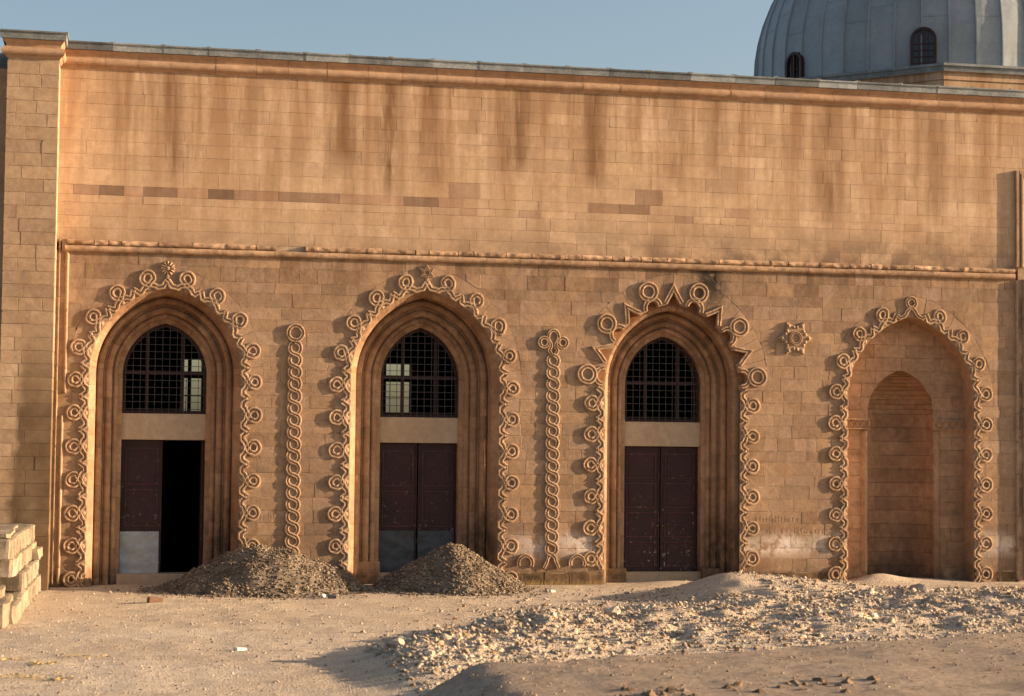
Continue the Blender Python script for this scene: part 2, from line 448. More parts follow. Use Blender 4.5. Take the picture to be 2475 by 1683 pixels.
# upper wall
zu = [6.95+i*(10.47-6.95)/14+(-.086 if i == 4 else -.137 if i == 5 else -.06 if i == 6 else 0 if i in (0,14) else rng.uniform(-.018,.018)) for i in range(15)]
dark_runs = [(.3,1.3),(1.68,2.36),(2.98,4.01),(4.41,5.66),(7.0,7.74)]
def tint_up(r, x, z):
    t = rt_tint(.92, 1.05, .02)
    if r == 4:
        if any(a < x < b for a, b in dark_runs): g = rng.uniform(.42,.78); return (g*1.0, g*.94, g*1.0)
        if 1.3 < x < 8.2: g = rng.uniform(.72,.9); return (g*1.02, g*.95, g*.97)
        if 10.8 < x < 12.5: g = rng.uniform(.5,.68); return (g, g*.93, g*.95)
    if 7.78 < z < 8.6 and 8 < x < 17 and rng.random() < .06: g = rng.uniform(.68,.86); return (g, g*.95, g*1.0)
    if rng.random() < .07: g = rng.uniform(1.05,1.18); return (g, g*1.02, g*1.05)
    return t
up_polys = rows(0.0, 22.4, zu, None, (.34,.84))
# the broken row of dark rough blocks gets its own block ends
up_polys = [q for q in up_polys if q[0] != 4]
xr = 0.0
marks = sorted({0.0, 22.4, *[v for ab in dark_runs+[(10.97,12.33)] for v in ab]})
for a, b in zip(marks, marks[1:]):
    k = max(1, round((b-a)/.55))
    for i in range(k): up_polys.append((4, [(a+(b-a)*i/k, zu[4]), (a+(b-a)*(i+1)/k, zu[4]), (a+(b-a)*(i+1)/k, zu[5]), (a+(b-a)*i/k, zu[5])]))
b = MB(); b.box(-.02, 22.4, .006, 1.2, 6.9, 10.62)
upper = wall_part('upper_wall', 'stone_upper', up_polys, tint_up, b.build('upper_wall', 'mortar_upper'), 300, .0011, .0008, rough=.003, chip=.05, bevk=.0035)

# lower wall
zl = [i*.2585+(0 if i in (0,15,16,26) else rng.uniform(-.022,.022)) for i in range(27)]
def excl(z0, z1):
    o = []
    for A in ARCHES:
        if z1 <= A.zb+.01: o.append((A.cx, A.a, None, 0))
        elif z0 < A.apex+A.N: o.append((A.cx, A.a+A.N, A, A.N))
    return o
low_polys = rows(0.0, 20.80, zl, excl, (.26,.70))
def tint_low(r, x, z):
    t = rt_tint(.80, 1.12, .06)
    if z > 5.2 and x > 8 and rng.random() < .12: g = rng.uniform(.68,.85); return (g, g*.97, g*.98)
    if z < .27: g = rng.uniform(.55,.85); return (g, g*.95, g*.85)
    return t
bk = MB()
for r, pl in low_polys:
    if area2(pl) < 0: pl = pl[::-1]
    n = len(pl); bk.add([(x,.006,z) for x,z in pl], [tuple(range(n))])
lower = wall_part('lower_wall', 'stone_lower', low_polys, tint_low, bk.build('lower_wall', 'mortar'), 300, .0024, .0009, rough=.006, chip=.18)

# ---- pilaster at the left, standing forward of the wall
PX0, PX1, PY = -1.0, 0.0, -.70
zp = [i*.2595 for i in range(41)]
pp = rows(PX0, PX1, zp, None, (.34,.72))
def tint_pil(r, x, z):
    t = rt_tint(.86, 1.08, .03)
    if 3.0 < z < 5.0 and x < -.55 and rng.random() < .6: g = rng.uniform(1.08,1.22); return (g, g*1.02, g*1.04)
    return t
b = MB(); b.box(PX0+.012, PX1-.012, PY+.009, .6, 0, 10.5)
pil = wall_part('pilaster', 'stone_pilaster', pp, tint_pil, b.build('pilaster', 'mortar'), 300, .0030, .0016, yf0=PY, rough=.005, chip=.12)
# its sunlit right flank: long blocks
for i in range(len(zp)-1):
    box('flank_stone', -.03, rng.uniform(.0,.004), PY+.034, .008, zp[i]+.003, zp[i+1]-.003, 'stone_pilaster', pil, rt_tint(.95,1.08,.02), .006).matrix_parent_inverse = pil.matrix_world.inverted()
b = MB(); b.box(-4.5, -1.31, .05, 21, 0, 10.35); b.box(-1.309, -1.0, .05, .9, 0, 10.35); P(b.build('side_wall', 'stone_pilaster'))

# ---- cornice along the top: roll, hollow and grey metal parapet
def torus_prof(segs):      # segs: list of (z, proud) outline from below to above
    return segs
corn = [(10.42,.0)]+[(10.555+.085*sin(a), .035+.085*cos(a)) for a in [(-80+i*20)*pi/180 for i in range(9)]]+[(10.65,.02),(10.70,.03),(10.75,.075),(10.78,.10),(10.785,.0)]
par = [(10.785,.09),(10.79,.135),(10.915,.15),(10.918,.175),(10.945,.18),(10.952,.16),(10.955,-.3),(10.785,-.3)]
def extrude_x(prof, x0, x1, y0, name, mat, parent, tint=(1,1,1), wear=0.0, ns=1, smooth=True, ang0=0, ang1=0, nsc=6):
    V = []; m = len(prof)
    for i in range(ns+1):
        f = i/ns
        for z, p in prof:
            x = x0+(x1-x0)*f
            w = wear*(noise.noise(Vector((x*nsc, z*nsc*1.6, 3.1)))-.25*0) if p > .03 else 0
            V.append((x+(p*ang0*(1-f))+(p*ang1*f), y0-p-w, z-(abs(w)*.6 if p > .03 else 0)))
    F = []
    for i in range(ns):
        for k in range(m-1): F.append((i*m+k, (i+1)*m+k, (i+1)*m+k+1, i*m+k+1))
    F += [tuple(range(m)), tuple(range(ns*m, (ns+1)*m))[::-1]]
    o = obj(name, V, F, mat, None, False, tint)
    if parent is not None: o.parent = parent; o.matrix_parent_inverse = parent.matrix_world.inverted()
    return o
b = MB(); b.box(-1.0, 21.6, .02, 1.2, 10.44, 10.93)
cornice = P(b.build('cornice', 'stone_cornice'))
x = 0.0
while x < 21.4:
    w = rng.uniform(.62, .95)
    extrude_x(corn, x+.003, x+w-.003, rng.uniform(-.004,.004), 'cornice_stone', 'stone_cornice', cornice, rt_tint(.9,1.06,.03), .006, 5)
    x += w
x = .06
while x < 21.4:
    w = rng.uniform(.85, 1.0); g = rng.choice((.55,.7,.85,1.0,1.1,1.2))*rng.uniform(.93,1.05)
    o = extrude_x(par, x+.002, x+w-.002, rng.uniform(-.006,.006), 'parapet_sheet', 'parapet_lead', cornice, (g*.98,g,g*1.02), .008, 4)
    s = extrude_x([(10.945,.16),(10.972,.155),(10.982,.10),(10.945,.02)], x+w-.05, x+w+.05, 0, 'parapet_seam', 'parapet_lead', cornice, (.8,.8,.8), .01, 2)
    x += w
# the same profile carried round the pilaster
for (nm, pr, mt) in (('capital_moulding', corn, 'stone_cornice'), ('capital_sheet', par, 'parapet_lead')):
    V = []; mm = len(pr)
    for (fx, fy, base) in ((-1, -1, 0), (1, -1, 1), (1, 0, 2)):
        for z, p in pr:
            X = PX0-p if base == 0 else PX1+p*.9
            Y = PY-p if base < 2 else .0
            V.append((X, Y, z+.012))
    Fq = []
    for i in range(2):
        for k in range(mm-1): Fq.append((i*mm+k, (i+1)*mm+k, (i+1)*mm+k+1, i*mm+k+1))
    o = obj(nm, V, Fq, mt, None, tint=(1,1,1) if mt == 'stone_cornice' else (.72,.74,.72)); o.parent = cornice; o.matrix_parent_inverse = cornice.matrix_world.inverted()
b = MB(); b.box(PX0-.14, PX1+.13, PY-.13, .6, 10.93, 10.962); o = b.build('capital_top', 'roof_lead', cornice); o.matrix_parent_inverse = cornice.matrix_world.inverted()
b = MB(); b.box(-4.4, 32, 1.2, 22, 10.36, 10.9); P(b.build('roof', 'roof_lead'))

# ---- string course: two worn rolls
str_lo = [(6.705,.0)]+[(6.775+.065*sin(a), .03+.062*cos(a)) for a in [(-85+i*24)*pi/180 for i in range(8)]]+[(6.845,.0)]
str_hi = [(6.848,.005),(6.85,.06),(6.872,.082),(6.91,.088),(6.945,.075),(6.962,.03),(6.965,-.01)]
b = MB(); b.box(.1, 20.8, .005, .05, 6.7, 6.96)
string = P(b.build('string_course', 'mortar'))
x = .16
while x < 20.7:
    w = min(rng.uniform(.55, 1.15), 20.76-x)
    extrude_x(str_lo, x+.003, x+w-.003, 0, 'moulding_stone', 'stone_string', string, rt_tint(.8,1.15,.03), .007, 10)
    x += w
x = .2
while x < 20.7:
    w = min(rng.uniform(.22, .75), 20.76-x); dz = rng.uniform(0,.012)
    if rng.random() < .93:
        extrude_x([(z-dz*(z > 6.9), p) for z, p in str_hi], x+rng.uniform(.003,.014), x+w-rng.uniform(.003,.014), rng.uniform(0,.012), 'worn_stone', 'stone_string', string, rt_tint(.75,1.35,.04), .022, 14, nsc=7)
    x += w
def vroll(x, r, z0, z1, proud, name, parent, mat='stone_carved', wear=.012, y0=0.0, tint=(1,1,1)):
    prof = [(r*cos(a), proud*sin(a)) for a in [pi*i/8 for i in range(9)]]
    V = []; n = max(4, int((z1-z0)/.09)); m_ = len(prof)
    for i in range(n+1):
        z = z0+(z1-z0)*i/n
        for u, p in prof:
            w = wear*noise.noise(Vector((x+u*8, z*5, 1.7)))
            V.append((x+u+w*.6, y0-max(p+w*(p > .01), -.003), z))
    F = [(i*m_+k, i*m_+k+1, (i+1)*m_+k+1, (i+1)*m_+k) for i in range(n) for k in range(m_-1)]
    F += [tuple(range(n*m_, (n+1)*m_)), tuple(range(m_))[::-1]]
    o = obj(name, V, F, mat, None, True, tint); o.parent = parent; o.matrix_parent_inverse = parent.matrix_world.inverted(); return o
# left end of the string course turns down the corner
z = 6.80; zz = [(6.84, 3.86, .215, .036), (6.95, .05, .06, .022), (3.42, .06, .175, .034)]
for z1, z0, xx, r in zz:
    q = z1
    while q > z0+.2:
        h = min(rng.uniform(1.0,1.9), q-z0); vroll(xx+rng.uniform(-.003,.003), r, q-h+.0015, q-.0015, r*1.05, 'upright_stone', string, wear=.0025 if q > 1.8 else .014, tint=rt_tint(.92,1.1,.03)); q -= h

# ---- portal block beginning at the right edge
prt = MB(); prt.box(20.84, 27, -.035, .5, 0, 9.12); rportal = P(prt.build('portal_block', 'stone_upper'))
for (x0, x1, z0, z1, d) in ((20.78,20.86,6.98,9.16,.075),(20.90,20.96,6.98,9.08,.085),(20.86,27,9.07,9.16,.075),(20.96,27,8.99,9.05,.085)):
    o = box('frame_moulding', x0, x1, -d, .02, z0, z1, 'stone_carved', None, rt_tint(.95,1.05,.02), .014); o.parent = rportal; o.matrix_parent_inverse = rportal.matrix_world.inverted()
for xx, r, pr, z0, z1 in ((20.82,.04,.052,.05,6.70),(20.97,.035,.07,.05,6.72)):
    q = z1
    while q > z0+.2:
        h = min(rng.uniform(.6,1.1), q-z0); vroll(xx, r, q-h+.004, q-.004, pr, 'frame_roll', rportal, wear=.008, y0=-.0 if xx < 20.9 else -.034); q -= h

# ------------------------------------------------------------------ portals
def child(o, p): o.parent = p; o.matrix_parent_inverse = p.matrix_world.inverted(); return o
def arc(cx, cy, r, a0, a1, n): return [(cx+r*cos(radians(a0+(a1-a0)*i/n)), cy+r*sin(radians(a0+(a1-a0)*i/n))) for i in range(n+1)]
PROF = {   # (inward, depth) polylines, scaled so that .66 is the full width
 'splay': [(0,0),(.012,.004),(.108,.15),(.122,.175),(.127,.45)],
 'outer_roll': [(.127,.45)]+[(q,y) for q,y in arc(.20,.525,.066,195,345,7)]+[(.272,.55),(.275,.58)],
 'hollow': [(.275,.58),(.30,.565),(.315,.585)]+[(q,y) for q,y in arc(.385,.61,.066,190,350,7)]+[(.455,.635)],
 'inner_roll': [(.455,.635),(.46,.65)]+[(q,y) for q,y in arc(.515,.67,.05,190,350,6)]+[(.57,.685)],
 'jamb': [(.57,.685),(.575,.69),(.65,.70),(.66,.71),(.66,1.28)]}
def stations(A, q, narc=22, step=.24):
    """points (side, kind) along the arch offset inward by q, from left foot over the apex to right foot"""
    r = A.rho-q; pm = acos(A.e/r); L = []
    nz = int(A.zs/step)
    left = [(A.cx-(A.a-q), A.zs*i/nz) for i in range(nz)] + [(A.cx+A.e-r*cos(pm*i/narc), A.zs+r*sin(pm*i/narc)) for i in range(narc+1)]
    return left + [(2*A.cx-x, z) for x, z in left[::-1][1:]]
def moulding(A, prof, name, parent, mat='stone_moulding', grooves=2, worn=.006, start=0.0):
    sc = A.off/.66; cols = []
    V = []; m_ = len(prof); T = []
    for q, y in prof: cols.append(stations(A, q*sc))
    n = len(cols[0]); seed = rng.random()*50
    rowsV = []
    for i in range(n):
        base = [Vector((cols[k][i][0], prof[k][1]+start*(prof[k][1] < start), cols[k][i][1])) for k in range(m_)]
        for k in range(m_):
            v = base[k]; w = worn*noise.noise(Vector((v.x*6+seed, prof[k][0]*20, v.z*6)))
            base[k] = v+Vector((0, abs(w)*1.3, 0))
        rowsV.append(base)
    # blocks with fine open joints
    out = MB(); i = 0; g = .004
    while i < n-1:
        j = min(n-1, i+rng.choice((1,2,2,3)))
        t = rt_tint(.82, 1.1, .05); seg = [list(rowsV[k]) for k in range(i, j+1)]
        d0 = [(b-a).normalized()*g if (b-a).length > 1e-6 else Vector() for a, b in zip(rowsV[i], rowsV[i+1])]
        d1 = [(b-a).normalized()*g if (b-a).length > 1e-6 else Vector() for a, b in zip(rowsV[j-1], rowsV[j])]
        lo = [p+Vector((0,.012,0)) for p in seg[0]]; hi = [p+Vector((0,.012,0)) for p in seg[-1]]
        seg[0] = [p+d for p, d in zip(seg[0], d0)]; seg[-1] = [p-d for p, d in zip(seg[-1], d1)]
        seg = [lo]+seg+[hi]
        VV = [tuple(p) for s_ in seg for p in s_]
        FF = [(a*m_+k, a*m_+k+1, (a+1)*m_+k+1, (a+1)*m_+k) for a in range(len(seg)-1) for k in range(m_-1)]
        out.add(VV, FF, t); i = j
    return child(out.build(name, mat), parent)

RH = .043
def motif(A, side, si, sp, sn, parent, k=1.0, first=False, last=False, damage=False):
    """One keyhole scroll of the carved border: ring si, from the tooth at sp to the tooth at sn."""
    odd = 2.2 if rng.random() < .18 else 1.0
    j = lambda: rng.uniform(-.007,.007)*odd
    C = .274*k+j(); R = .110*k+j(); ds = j()*1.5
    pts = []
    tip = .165
    pre = ([(sp, tip), (sp+.085, .047)] if not first else [(sp, .047)]) + [(si-.165, .047), (si-.115, .098)]
    post = [(si+.115, .098), (si+.165, .047)] + ([(sn-.085, .047), (sn, tip)] if not last else [(sn, .047)])
    ring = [(si+ds+R*sin(radians(a)), C-R*cos(radians(a))) for a in range(38, 323, 19)]
    loop = catmull([(si-.115,.098), (si-.04,.128), (si+.015,.152)] + ring + [(si-.015,.152), (si+.04,.128), (si+.115,.098)], 2)
    full = pre[:-1]+loop+post[1:]
    # even out long straight runs so that they follow the arch
    dense = [full[0]]
    for p in full[1:]:
        q = dense[-1]; L = sqrt((p[0]-q[0])**2+(p[1]-q[1])**2); k_ = max(1, int(L/.07))
        for i in range(1, k_+1): dense.append((q[0]+(p[0]-q[0])*i/k_, q[1]+(p[1]-q[1])*i/k_))
    arcf = (A.rho)/(A.rho+.2)
    path = []
    for s_, n_ in dense:
        # on the curve keep the ring round: shrink along-edge offsets as they move outward
        f = A.rho/(A.rho+n_) if si < A.La else 1.0
        path.append(A.pos(side, si+(s_-si)*f if abs(s_-si) < .14 else s_, n_))
    nl = len(path); lift = [.010*exp(-((i/nl-.30)/.06)**2) for i in range(nl)]
    if side < 0: path = path
    hh = RH*rng.uniform(.9,1.1)
    o = sweep(path, ribbon(.118, hh), 'scroll_ring', 'stone_carved', None, 0.0, False, False, rt_tint(.92,1.1,.03), lift, .018 if damage else .010)
    return child(o, parent)
def boss(A, side, si, n, r, parent, h=.03):
    c = A.pos(side, si, n); V = [(c[0], -h, c[1])]; F = []
    for k, (rr, y) in enumerate(((.6, .8), (.95, .35), (1.05, -.05))):
        for i in range(12): V.append((c[0]+r*rr*cos(2*pi*i/12), -h*y, c[1]+r*rr*sin(2*pi*i/12)))
    for i in range(12): F.append((0, 1+i, 1+(i+1)%12))
    for k in range(2):
        for i in range(12): F.append((1+k*12+i, 13+k*12+i, 13+k*12+(i+1)%12, 1+k*12+(i+1)%12))
    return child(obj('boss', V, F, 'stone_carved', None, True, rt_tint(.9,1.05,.03)), parent)

def voussoirs(A, parent, nin=None, count=9):
    s_end = A.sz(A.zb); f = MB()
    for side in (-1, 1):
        ss = [s_end*i/count for i in range(count+1)]
        for i in range(count):
            sm = [ss[i]+(ss[i+1]-ss[i])*k/14 for k in range(15)]
            inner = [A.pos(side, s_, nin(s_) if nin else 0.0) for s_ in sm]; outer = [A.pos(side, s_, A.N) for s_ in sm[::2]]
            pl = inner+outer[::-1]; q = []
            for p in pl:
                if not q or (abs(p[0]-q[-1][0])+abs(p[1]-q[-1][1])) > .004: q.append(p)
            V, F = stone_geo(q, -abs(rng.gauss(0,.002)), .0025, .004, .14 if nin else .03)
            child(obj('voussoir', V, F, 'stone_lower', None, tint=rt_tint(.92,1.08,.03)), parent)
            k = len(q) ; q2 = q if area2(q) > 0 else q[::-1]
            if not nin: f.add([(x,.009,z) for x,z in q2], [tuple(range(k))])
    if f.V: child(f.build('joint_bed', 'mortar'), parent)

def ring_list(A, s0, da, dz, zmin):
    L = [s0]
    while L[-1]+da < A.La+.22: L.append(L[-1]+da)
    while A.zs-(L[-1]+dz-A.La) > zmin: L.append(L[-1]+dz)
    return L

def jamb_core(A, name):
    b = MB(); sc = A.off   # dark mass behind the orders, kept out of the opening
    for sgn in (-1, 1):
        x0, x1 = sorted((A.cx+sgn*(A.a-A.off+.02), A.cx+sgn*(A.a+.3)))
        b.box(x0, x1, .74, 1.25, 0, A.zs)
    return P(b.build(name, 'mortar'))

def flower(parent, cx, cz, r, n, name):
    b = MB()
    for i in range(n):
        a = 2*pi*i/n; ux, uz = cos(a), sin(a); px, pz = -uz, ux; V = []
        for (t_, w_, h_) in ((.25,.05,.03),(.55,.17,.05),(.85,.2,.052),(1.0,.06,.03)):
            V += [(cx+r*(ux*t_+px*w_), -.004, cz+r*(uz*t_+pz*w_)), (cx+r*ux*t_, -h_, cz+r*uz*t_), (cx+r*(ux*t_-px*w_), -.004, cz+r*(uz*t_-pz*w_))]
        F = [(k*3+i_, (k+1)*3+i_, (k+1)*3+i_+1, k*3+i_+1) for k in range(3) for i_ in range(2)]
        b.add(V, F)
    b.add([(cx+.3*r*cos(2*pi*i/10), -.04, cz+.3*r*sin(2*pi*i/10)) for i in range(10)]+[(cx,-.055,cz)], [(i,(i+1)%10,10) for i in range(10)])
    return child(b.build(name, 'stone_carved'), parent)

portals = []
def portal(A, s0, da, dz, kind):
    core = jamb_core(A, 'portal_arch'); portals.append(core)
    for nm, pr in PROF.items():
        if kind == 3 and nm == 'splay': pr = [(-.02,.13),(.06,.135),(.115,.17),(.125,.19),(.127,.45)]
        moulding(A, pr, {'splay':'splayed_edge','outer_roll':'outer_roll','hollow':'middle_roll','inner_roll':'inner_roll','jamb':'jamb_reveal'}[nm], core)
    for sg in ((-1, 1) if kind == 3 else ((-1,) if kind == 2 else ())):       # plain foot blocks of the jambs
        x0, x1 = sorted((A.cx+sg*(A.a-A.off*.24), A.cx+sg*(A.a-A.off-.004)))
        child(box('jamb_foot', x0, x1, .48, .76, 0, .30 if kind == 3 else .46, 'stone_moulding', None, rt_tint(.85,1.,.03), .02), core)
    if kind != 3:
        voussoirs(A, core)
        L = ring_list(A, s0, da, dz, .12)
        for side in (-1, 1):
            for i, si in enumerate(L):
                sp = (L[i-1]+si)/2 if i else 0.0
                sn = (si+L[i+1])/2 if i+1 < len(L) else si+.22
                motif(A, side, si, sp, sn, core, last=(i+1 == len(L)), damage=(side < 0 and A is A1 and i > 6))
                boss(A, side, si, .062, .052, core)
        top = A.pos(1, 0, .30)
        if kind == 1:
            flower(core, A.cx, top[1]+.10, .15, 12, 'rosette'); 
            child(box('rosette_stem', A.cx-.03, A.cx+.03, -.04, .0, top[1]-.12, top[1]-.03, 'stone_carved', None, (1,1,1), .012), core)
        else:
            pts = []
            for i in range(12): r_ = .125 if i % 2 == 0 else .066; pts.append((A.cx+r_*sin(pi*i/6), top[1]+.06+r_*cos(pi*i/6)))
            child(sweep(pts, ribbon(.05,.045), 'star', 'stone_carved', None, 0, True), core)
    else:
        step = .47; ev = []          # notches: teeth at even steps, half circles at odd
        def nin(s_):
            k = round(s_/step)
            if k > 5: return 0.0
            d = abs(s_-k*step)
            if k % 2 == 0: return max(0.0, .27*(1-d/.15)) if k < 5 else 0.0
            return sqrt(max(0, .125**2-d*d))*1.25
        voussoirs(A, core, nin, 15)
        # ledge seen inside the notches
        V = []; F = []; k = 0
        st = [(-1, A.sz(A.zb)*(1-i/24)) for i in range(24)] + [(1, A.sz(A.zb)*i/24) for i in range(25)]
        for sd, s_ in st: V += [(A.pos(sd,s_,.45)[0], .132, A.pos(sd,s_,.45)[1]), (A.pos(sd,s_,-.03)[0], .132, A.pos(sd,s_,-.03)[1])]
        F = [(2*i, 2*i+1, 2*i+3, 2*i+2) for i in range(len(st)-1)]
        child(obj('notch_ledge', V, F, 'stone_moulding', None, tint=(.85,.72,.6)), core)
        rib = ribbon(.10, RH)
        for side in (-1, 1):
            for kk in range(0, 6):
                if kk % 2 == 0:
                    c = kk*step; w = .15
                    pts = [(c-w-.03,.05), (c-w*.5,.05+.15), (c,.345), (c+w*.5,.05+.15), (c+w+.03,.05)]
                    if kk == 0:
                        if side > 0: continue
                        half = [A.pos(1, s_, n_) for s_, n_ in ((0,.355),(w*.5,.20),(w+.03,.05))]
                        path = [(2*A.cx-x_, z_) for x_, z_ in half[::-1]]+half[1:]
                    else: path = [A.pos(side, s_, n_) for s_, n_ in pts]
                    dense = [path[0]]
                    for p in path[1:]:
                        q = dense[-1]; dense += [(q[0]+(p[0]-q[0])*i/3, q[1]+(p[1]-q[1])*i/3) for i in (1,2,3)]
                    child(sweep(dense, rib, 'tooth', 'stone_carved', None, 0, False, False, rt_tint(.95,1.1,.03), None, .008), core)
                else:
                    c = kk*step
                    pts = [(c+.17*cos(radians(a)), .03+.18*sin(radians(a))) for a in range(0, 181, 15)]
                    child(sweep([A.pos(side, s_, n_) for s_, n_ in pts], rib, 'half_ring', 'stone_carved', None, 0, False, False, rt_tint(.95,1.1,.03), None, .006), core)
                    cc = A.pos(side, c, .385); pts = [(cc[0]+.165*cos(radians(a)), cc[1]+.165*sin(radians(a))) for a in range(0, 360, 12)]
                    child(sweep(pts, ribbon(.115, RH*1.15), 'large_ring', 'stone_carved', None, 0, True, False, rt_tint(.95,1.1,.03), None, .007), core)
        L = [A.sz(4.235-.0)+.42]
        while A.zs-(L[-1]+.655-A.La) > .12: L.append(L[-1]+.655)
        for side in (-1, 1):
            for i, si in enumerate(L):
                sp = (L[i-1]+si)/2 if i else si-.33
                sn = (si+L[i+1])/2 if i+1 < len(L) else si+.22
                motif(A, side, si, sp, sn, core, last=(i+1 == len(L))); boss(A, side, si, .062, .052, core)
    return core
p1 = portal(A1, .36, .575, .665, 1); p1['label'] = 'portal arch with a flower rosette at its peak and a half open door'
p2 = portal(A2, .40, .60, .66, 2); p2['label'] = 'portal arch with a small star at its peak behind two gravel heaps'
p3 = portal(A3, 0, 0, 0, 3); p3['label'] = 'portal arch with large rings and pointed teeth round its head'

# ---- windows, lintels and doors inside the portals
def inner_top(A, x, off): return A.top(x, -off)
def window(A, zb, ybar):
    hw = A.a-A.off; off = A.off; fr = MB()
    n = 16     # frame following the arch
    st = [s_ for s_ in stations(A, off, 14, .3) if s_[1] > zb]
    st = [(A.cx-hw, zb)]+st+[(A.cx+hw, zb)]; V = []
    for (x, z) in st:
        dx, dz = A.cx-x, (zb+.75)-z; L = sqrt(dx*dx+dz*dz)
        V += [(x, .86, z), (x+dx/L*.07, .86, z+dz/L*.07), (x+dx/L*.07, .95, z+dz/L*.07), (x, .95, z)]
    F = [(4*i+k, 4*i+(k+1)%4, 4*i+4+(k+1)%4, 4*i+4+k) for i in range(len(st)-1) for k in range(4)]
    w = P(obj('window', V, F, 'wood'))
    for xx in (-.36, .36):
        child(box('mullion', A.cx+xx*hw/.86-.035, A.cx+xx*hw/.86+.035, .87, .94, zb, inner_top(A, A.cx+xx, off)-.02, 'wood', None), w)
    child(box('transom', A.cx-hw+.02, A.cx+hw-.02, .865, .945, zb+.80, zb+.88, 'wood', None), w)
    child(box('bottom_rail', A.cx-hw+.02, A.cx+hw-.02, .865, .945, zb, zb+.06, 'wood', None), w)
    k = 0; x = -hw+.06
    while x < hw-.02:
        zt = inner_top(A, A.cx+x, off)
        if zt and zt > zb+.1: child(box('grille_bar', A.cx+x-.006, A.cx+x+.006, ybar, ybar+.012, zb, zt-.005, 'iron', None), w)
        x += .1475
    z = zb+.09
    while z < A.apex-off-.05:
        if z < A.zs: h = hw
        else:
            r = A.rho-off; h = sqrt(max(0, r*r-(z-A.zs)**2))-A.e
        if h > .08: child(box('grille_bar', A.cx-h+.005, A.cx+h-.005, ybar-.012, ybar-.001, z-.006, z+.006, 'iron', None), w)
        z += .1475
    return w
def door(A, zt, zb, leaves, panels=3, tin=(None,None)):
    hw = A.a-A.off-.005
    for k in leaves:
        x0, x1 = (A.cx-hw, A.cx-.012) if k == 0 else (A.cx+.012, A.cx+hw)
        d = P(box('door_leaf', x0, x1, .92, .98, zb, zt, 'door_paint', None, (1,1,1), .006))
        ph = (zt-zb-.16)/panels
        for i in range(panels):
            a0, a1 = zb+.10+i*ph, zb+.10+(i+1)*ph-.10
            b = MB()
            for (u0,u1,v0,v1) in ((x0+.09,x1-.09,a0,a0+.02),(x0+.09,x1-.09,a1-.02,a1),(x0+.09,x0+.11,a0+.021,a1-.021),(x1-.11,x1-.09,a0+.021,a1-.021)): b.box(u0,u1,.902,.919,v0,v1,(2.6,2.3,2.3))
            b.box(x0+.15, x1-.15, .910, .919, a0+.05, a1-.05, (1.1,1.05,1.05))
            child(b.build('door_panel', 'door_paint'), d)
        xm = x1-.05 if k == 0 else x0+.05
        child(box('meeting_stile', (x1-.03) if k == 0 else x0, x1 if k == 0 else x0+.03, .902, .919, zb+.02, zt-.02, 'door_paint', None, (1.1,1,1), .004), d)
        # knob
        V = []; F = []
        for i in range(5):
            ph_ = pi*i/8
            for j in range(8): V.append((xm+.026*cos(ph_)*cos(j*pi/4), .904-.05*sin(ph_)-.002, zb+.98+.026*cos(ph_)*sin(j*pi/4)))
        F = [(i*8+j, i*8+(j+1)%8, i*8+8+(j+1)%8, i*8+8+j) for i in range(4) for j in range(8)]
        child(obj('knob', V, F, 'brass', None, True), d)
        if tin[k]:
            mt, hh = tin[k]; nx, nz = 26, 26; V = []
            for i in range(nx+1):
                for j in range(nz+1):
                    xx = x0+.004+(x1-x0-.05)*i/nx; z_ = zb-.01+hh*j/nz
                    V.append((xx, .885-.03*noise.noise(Vector((xx*3, z_*5, 2)))-.02*abs(noise.noise(Vector((xx*4, z_*6, 7)))), z_))
            F = [(i*(nz+1)+j, (i+1)*(nz+1)+j, (i+1)*(nz+1)+j+1, i*(nz+1)+j+1) for i in range(nx) for j in range(nz)]
            child(obj('tin_sheet', V, F, mt, None), d)
    return
for A, zl0, zl1, zth in ((A1, 2.95, 3.49, .21), (A2, 2.94, 3.48, .21), (A3, 2.92, 3.45, .21)):
    hw = A.a-A.off
    P(box('lintel', A.cx-hw-.01, A.cx+hw+.01, .77, 1.2, zl0, zl1, 'lintel_plaster', None, (1,1,1), .008))
    P(box('threshold', A.cx-hw-.05, A.cx+hw+.05, .66, 1.25, -.05, zth, 'lintel_plaster', None, (.85,.85,.85), .015))
    w_ = window(A, zl1+.005, .80)
door(A1, 2.945, .215, (0,), 3, (('tin', .86), None))
door(A2, 2.935, .215, (0, 1), 3, (('tin_dark', .88), ('tin_dark', .88)))
door(A3, 2.915, .215, (0, 1), 4)
# opened leaf of the first door, swung into the hall
dl = P(box('door_leaf', A1.cx+A1.a-A1.off-.07, A1.cx+A1.a-A1.off-.01, .98, 1.78, .22, 2.94, 'door_paint', None, (1,1,1), .006))

# ---- dark hall behind, with windows in its far wall
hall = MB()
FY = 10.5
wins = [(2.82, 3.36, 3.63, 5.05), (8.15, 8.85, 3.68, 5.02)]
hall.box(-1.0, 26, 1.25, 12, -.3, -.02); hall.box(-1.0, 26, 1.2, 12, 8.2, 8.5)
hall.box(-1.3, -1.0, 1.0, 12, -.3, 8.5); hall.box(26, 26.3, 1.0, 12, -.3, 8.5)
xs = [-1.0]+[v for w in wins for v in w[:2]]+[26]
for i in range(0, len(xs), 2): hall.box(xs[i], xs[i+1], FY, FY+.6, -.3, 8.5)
for x0, x1, z0, z1 in wins: hall.box(x0, x1, FY, FY+.6, -.3, z0); hall.box(x0, x1, FY, FY+.6, z1, 8.5)
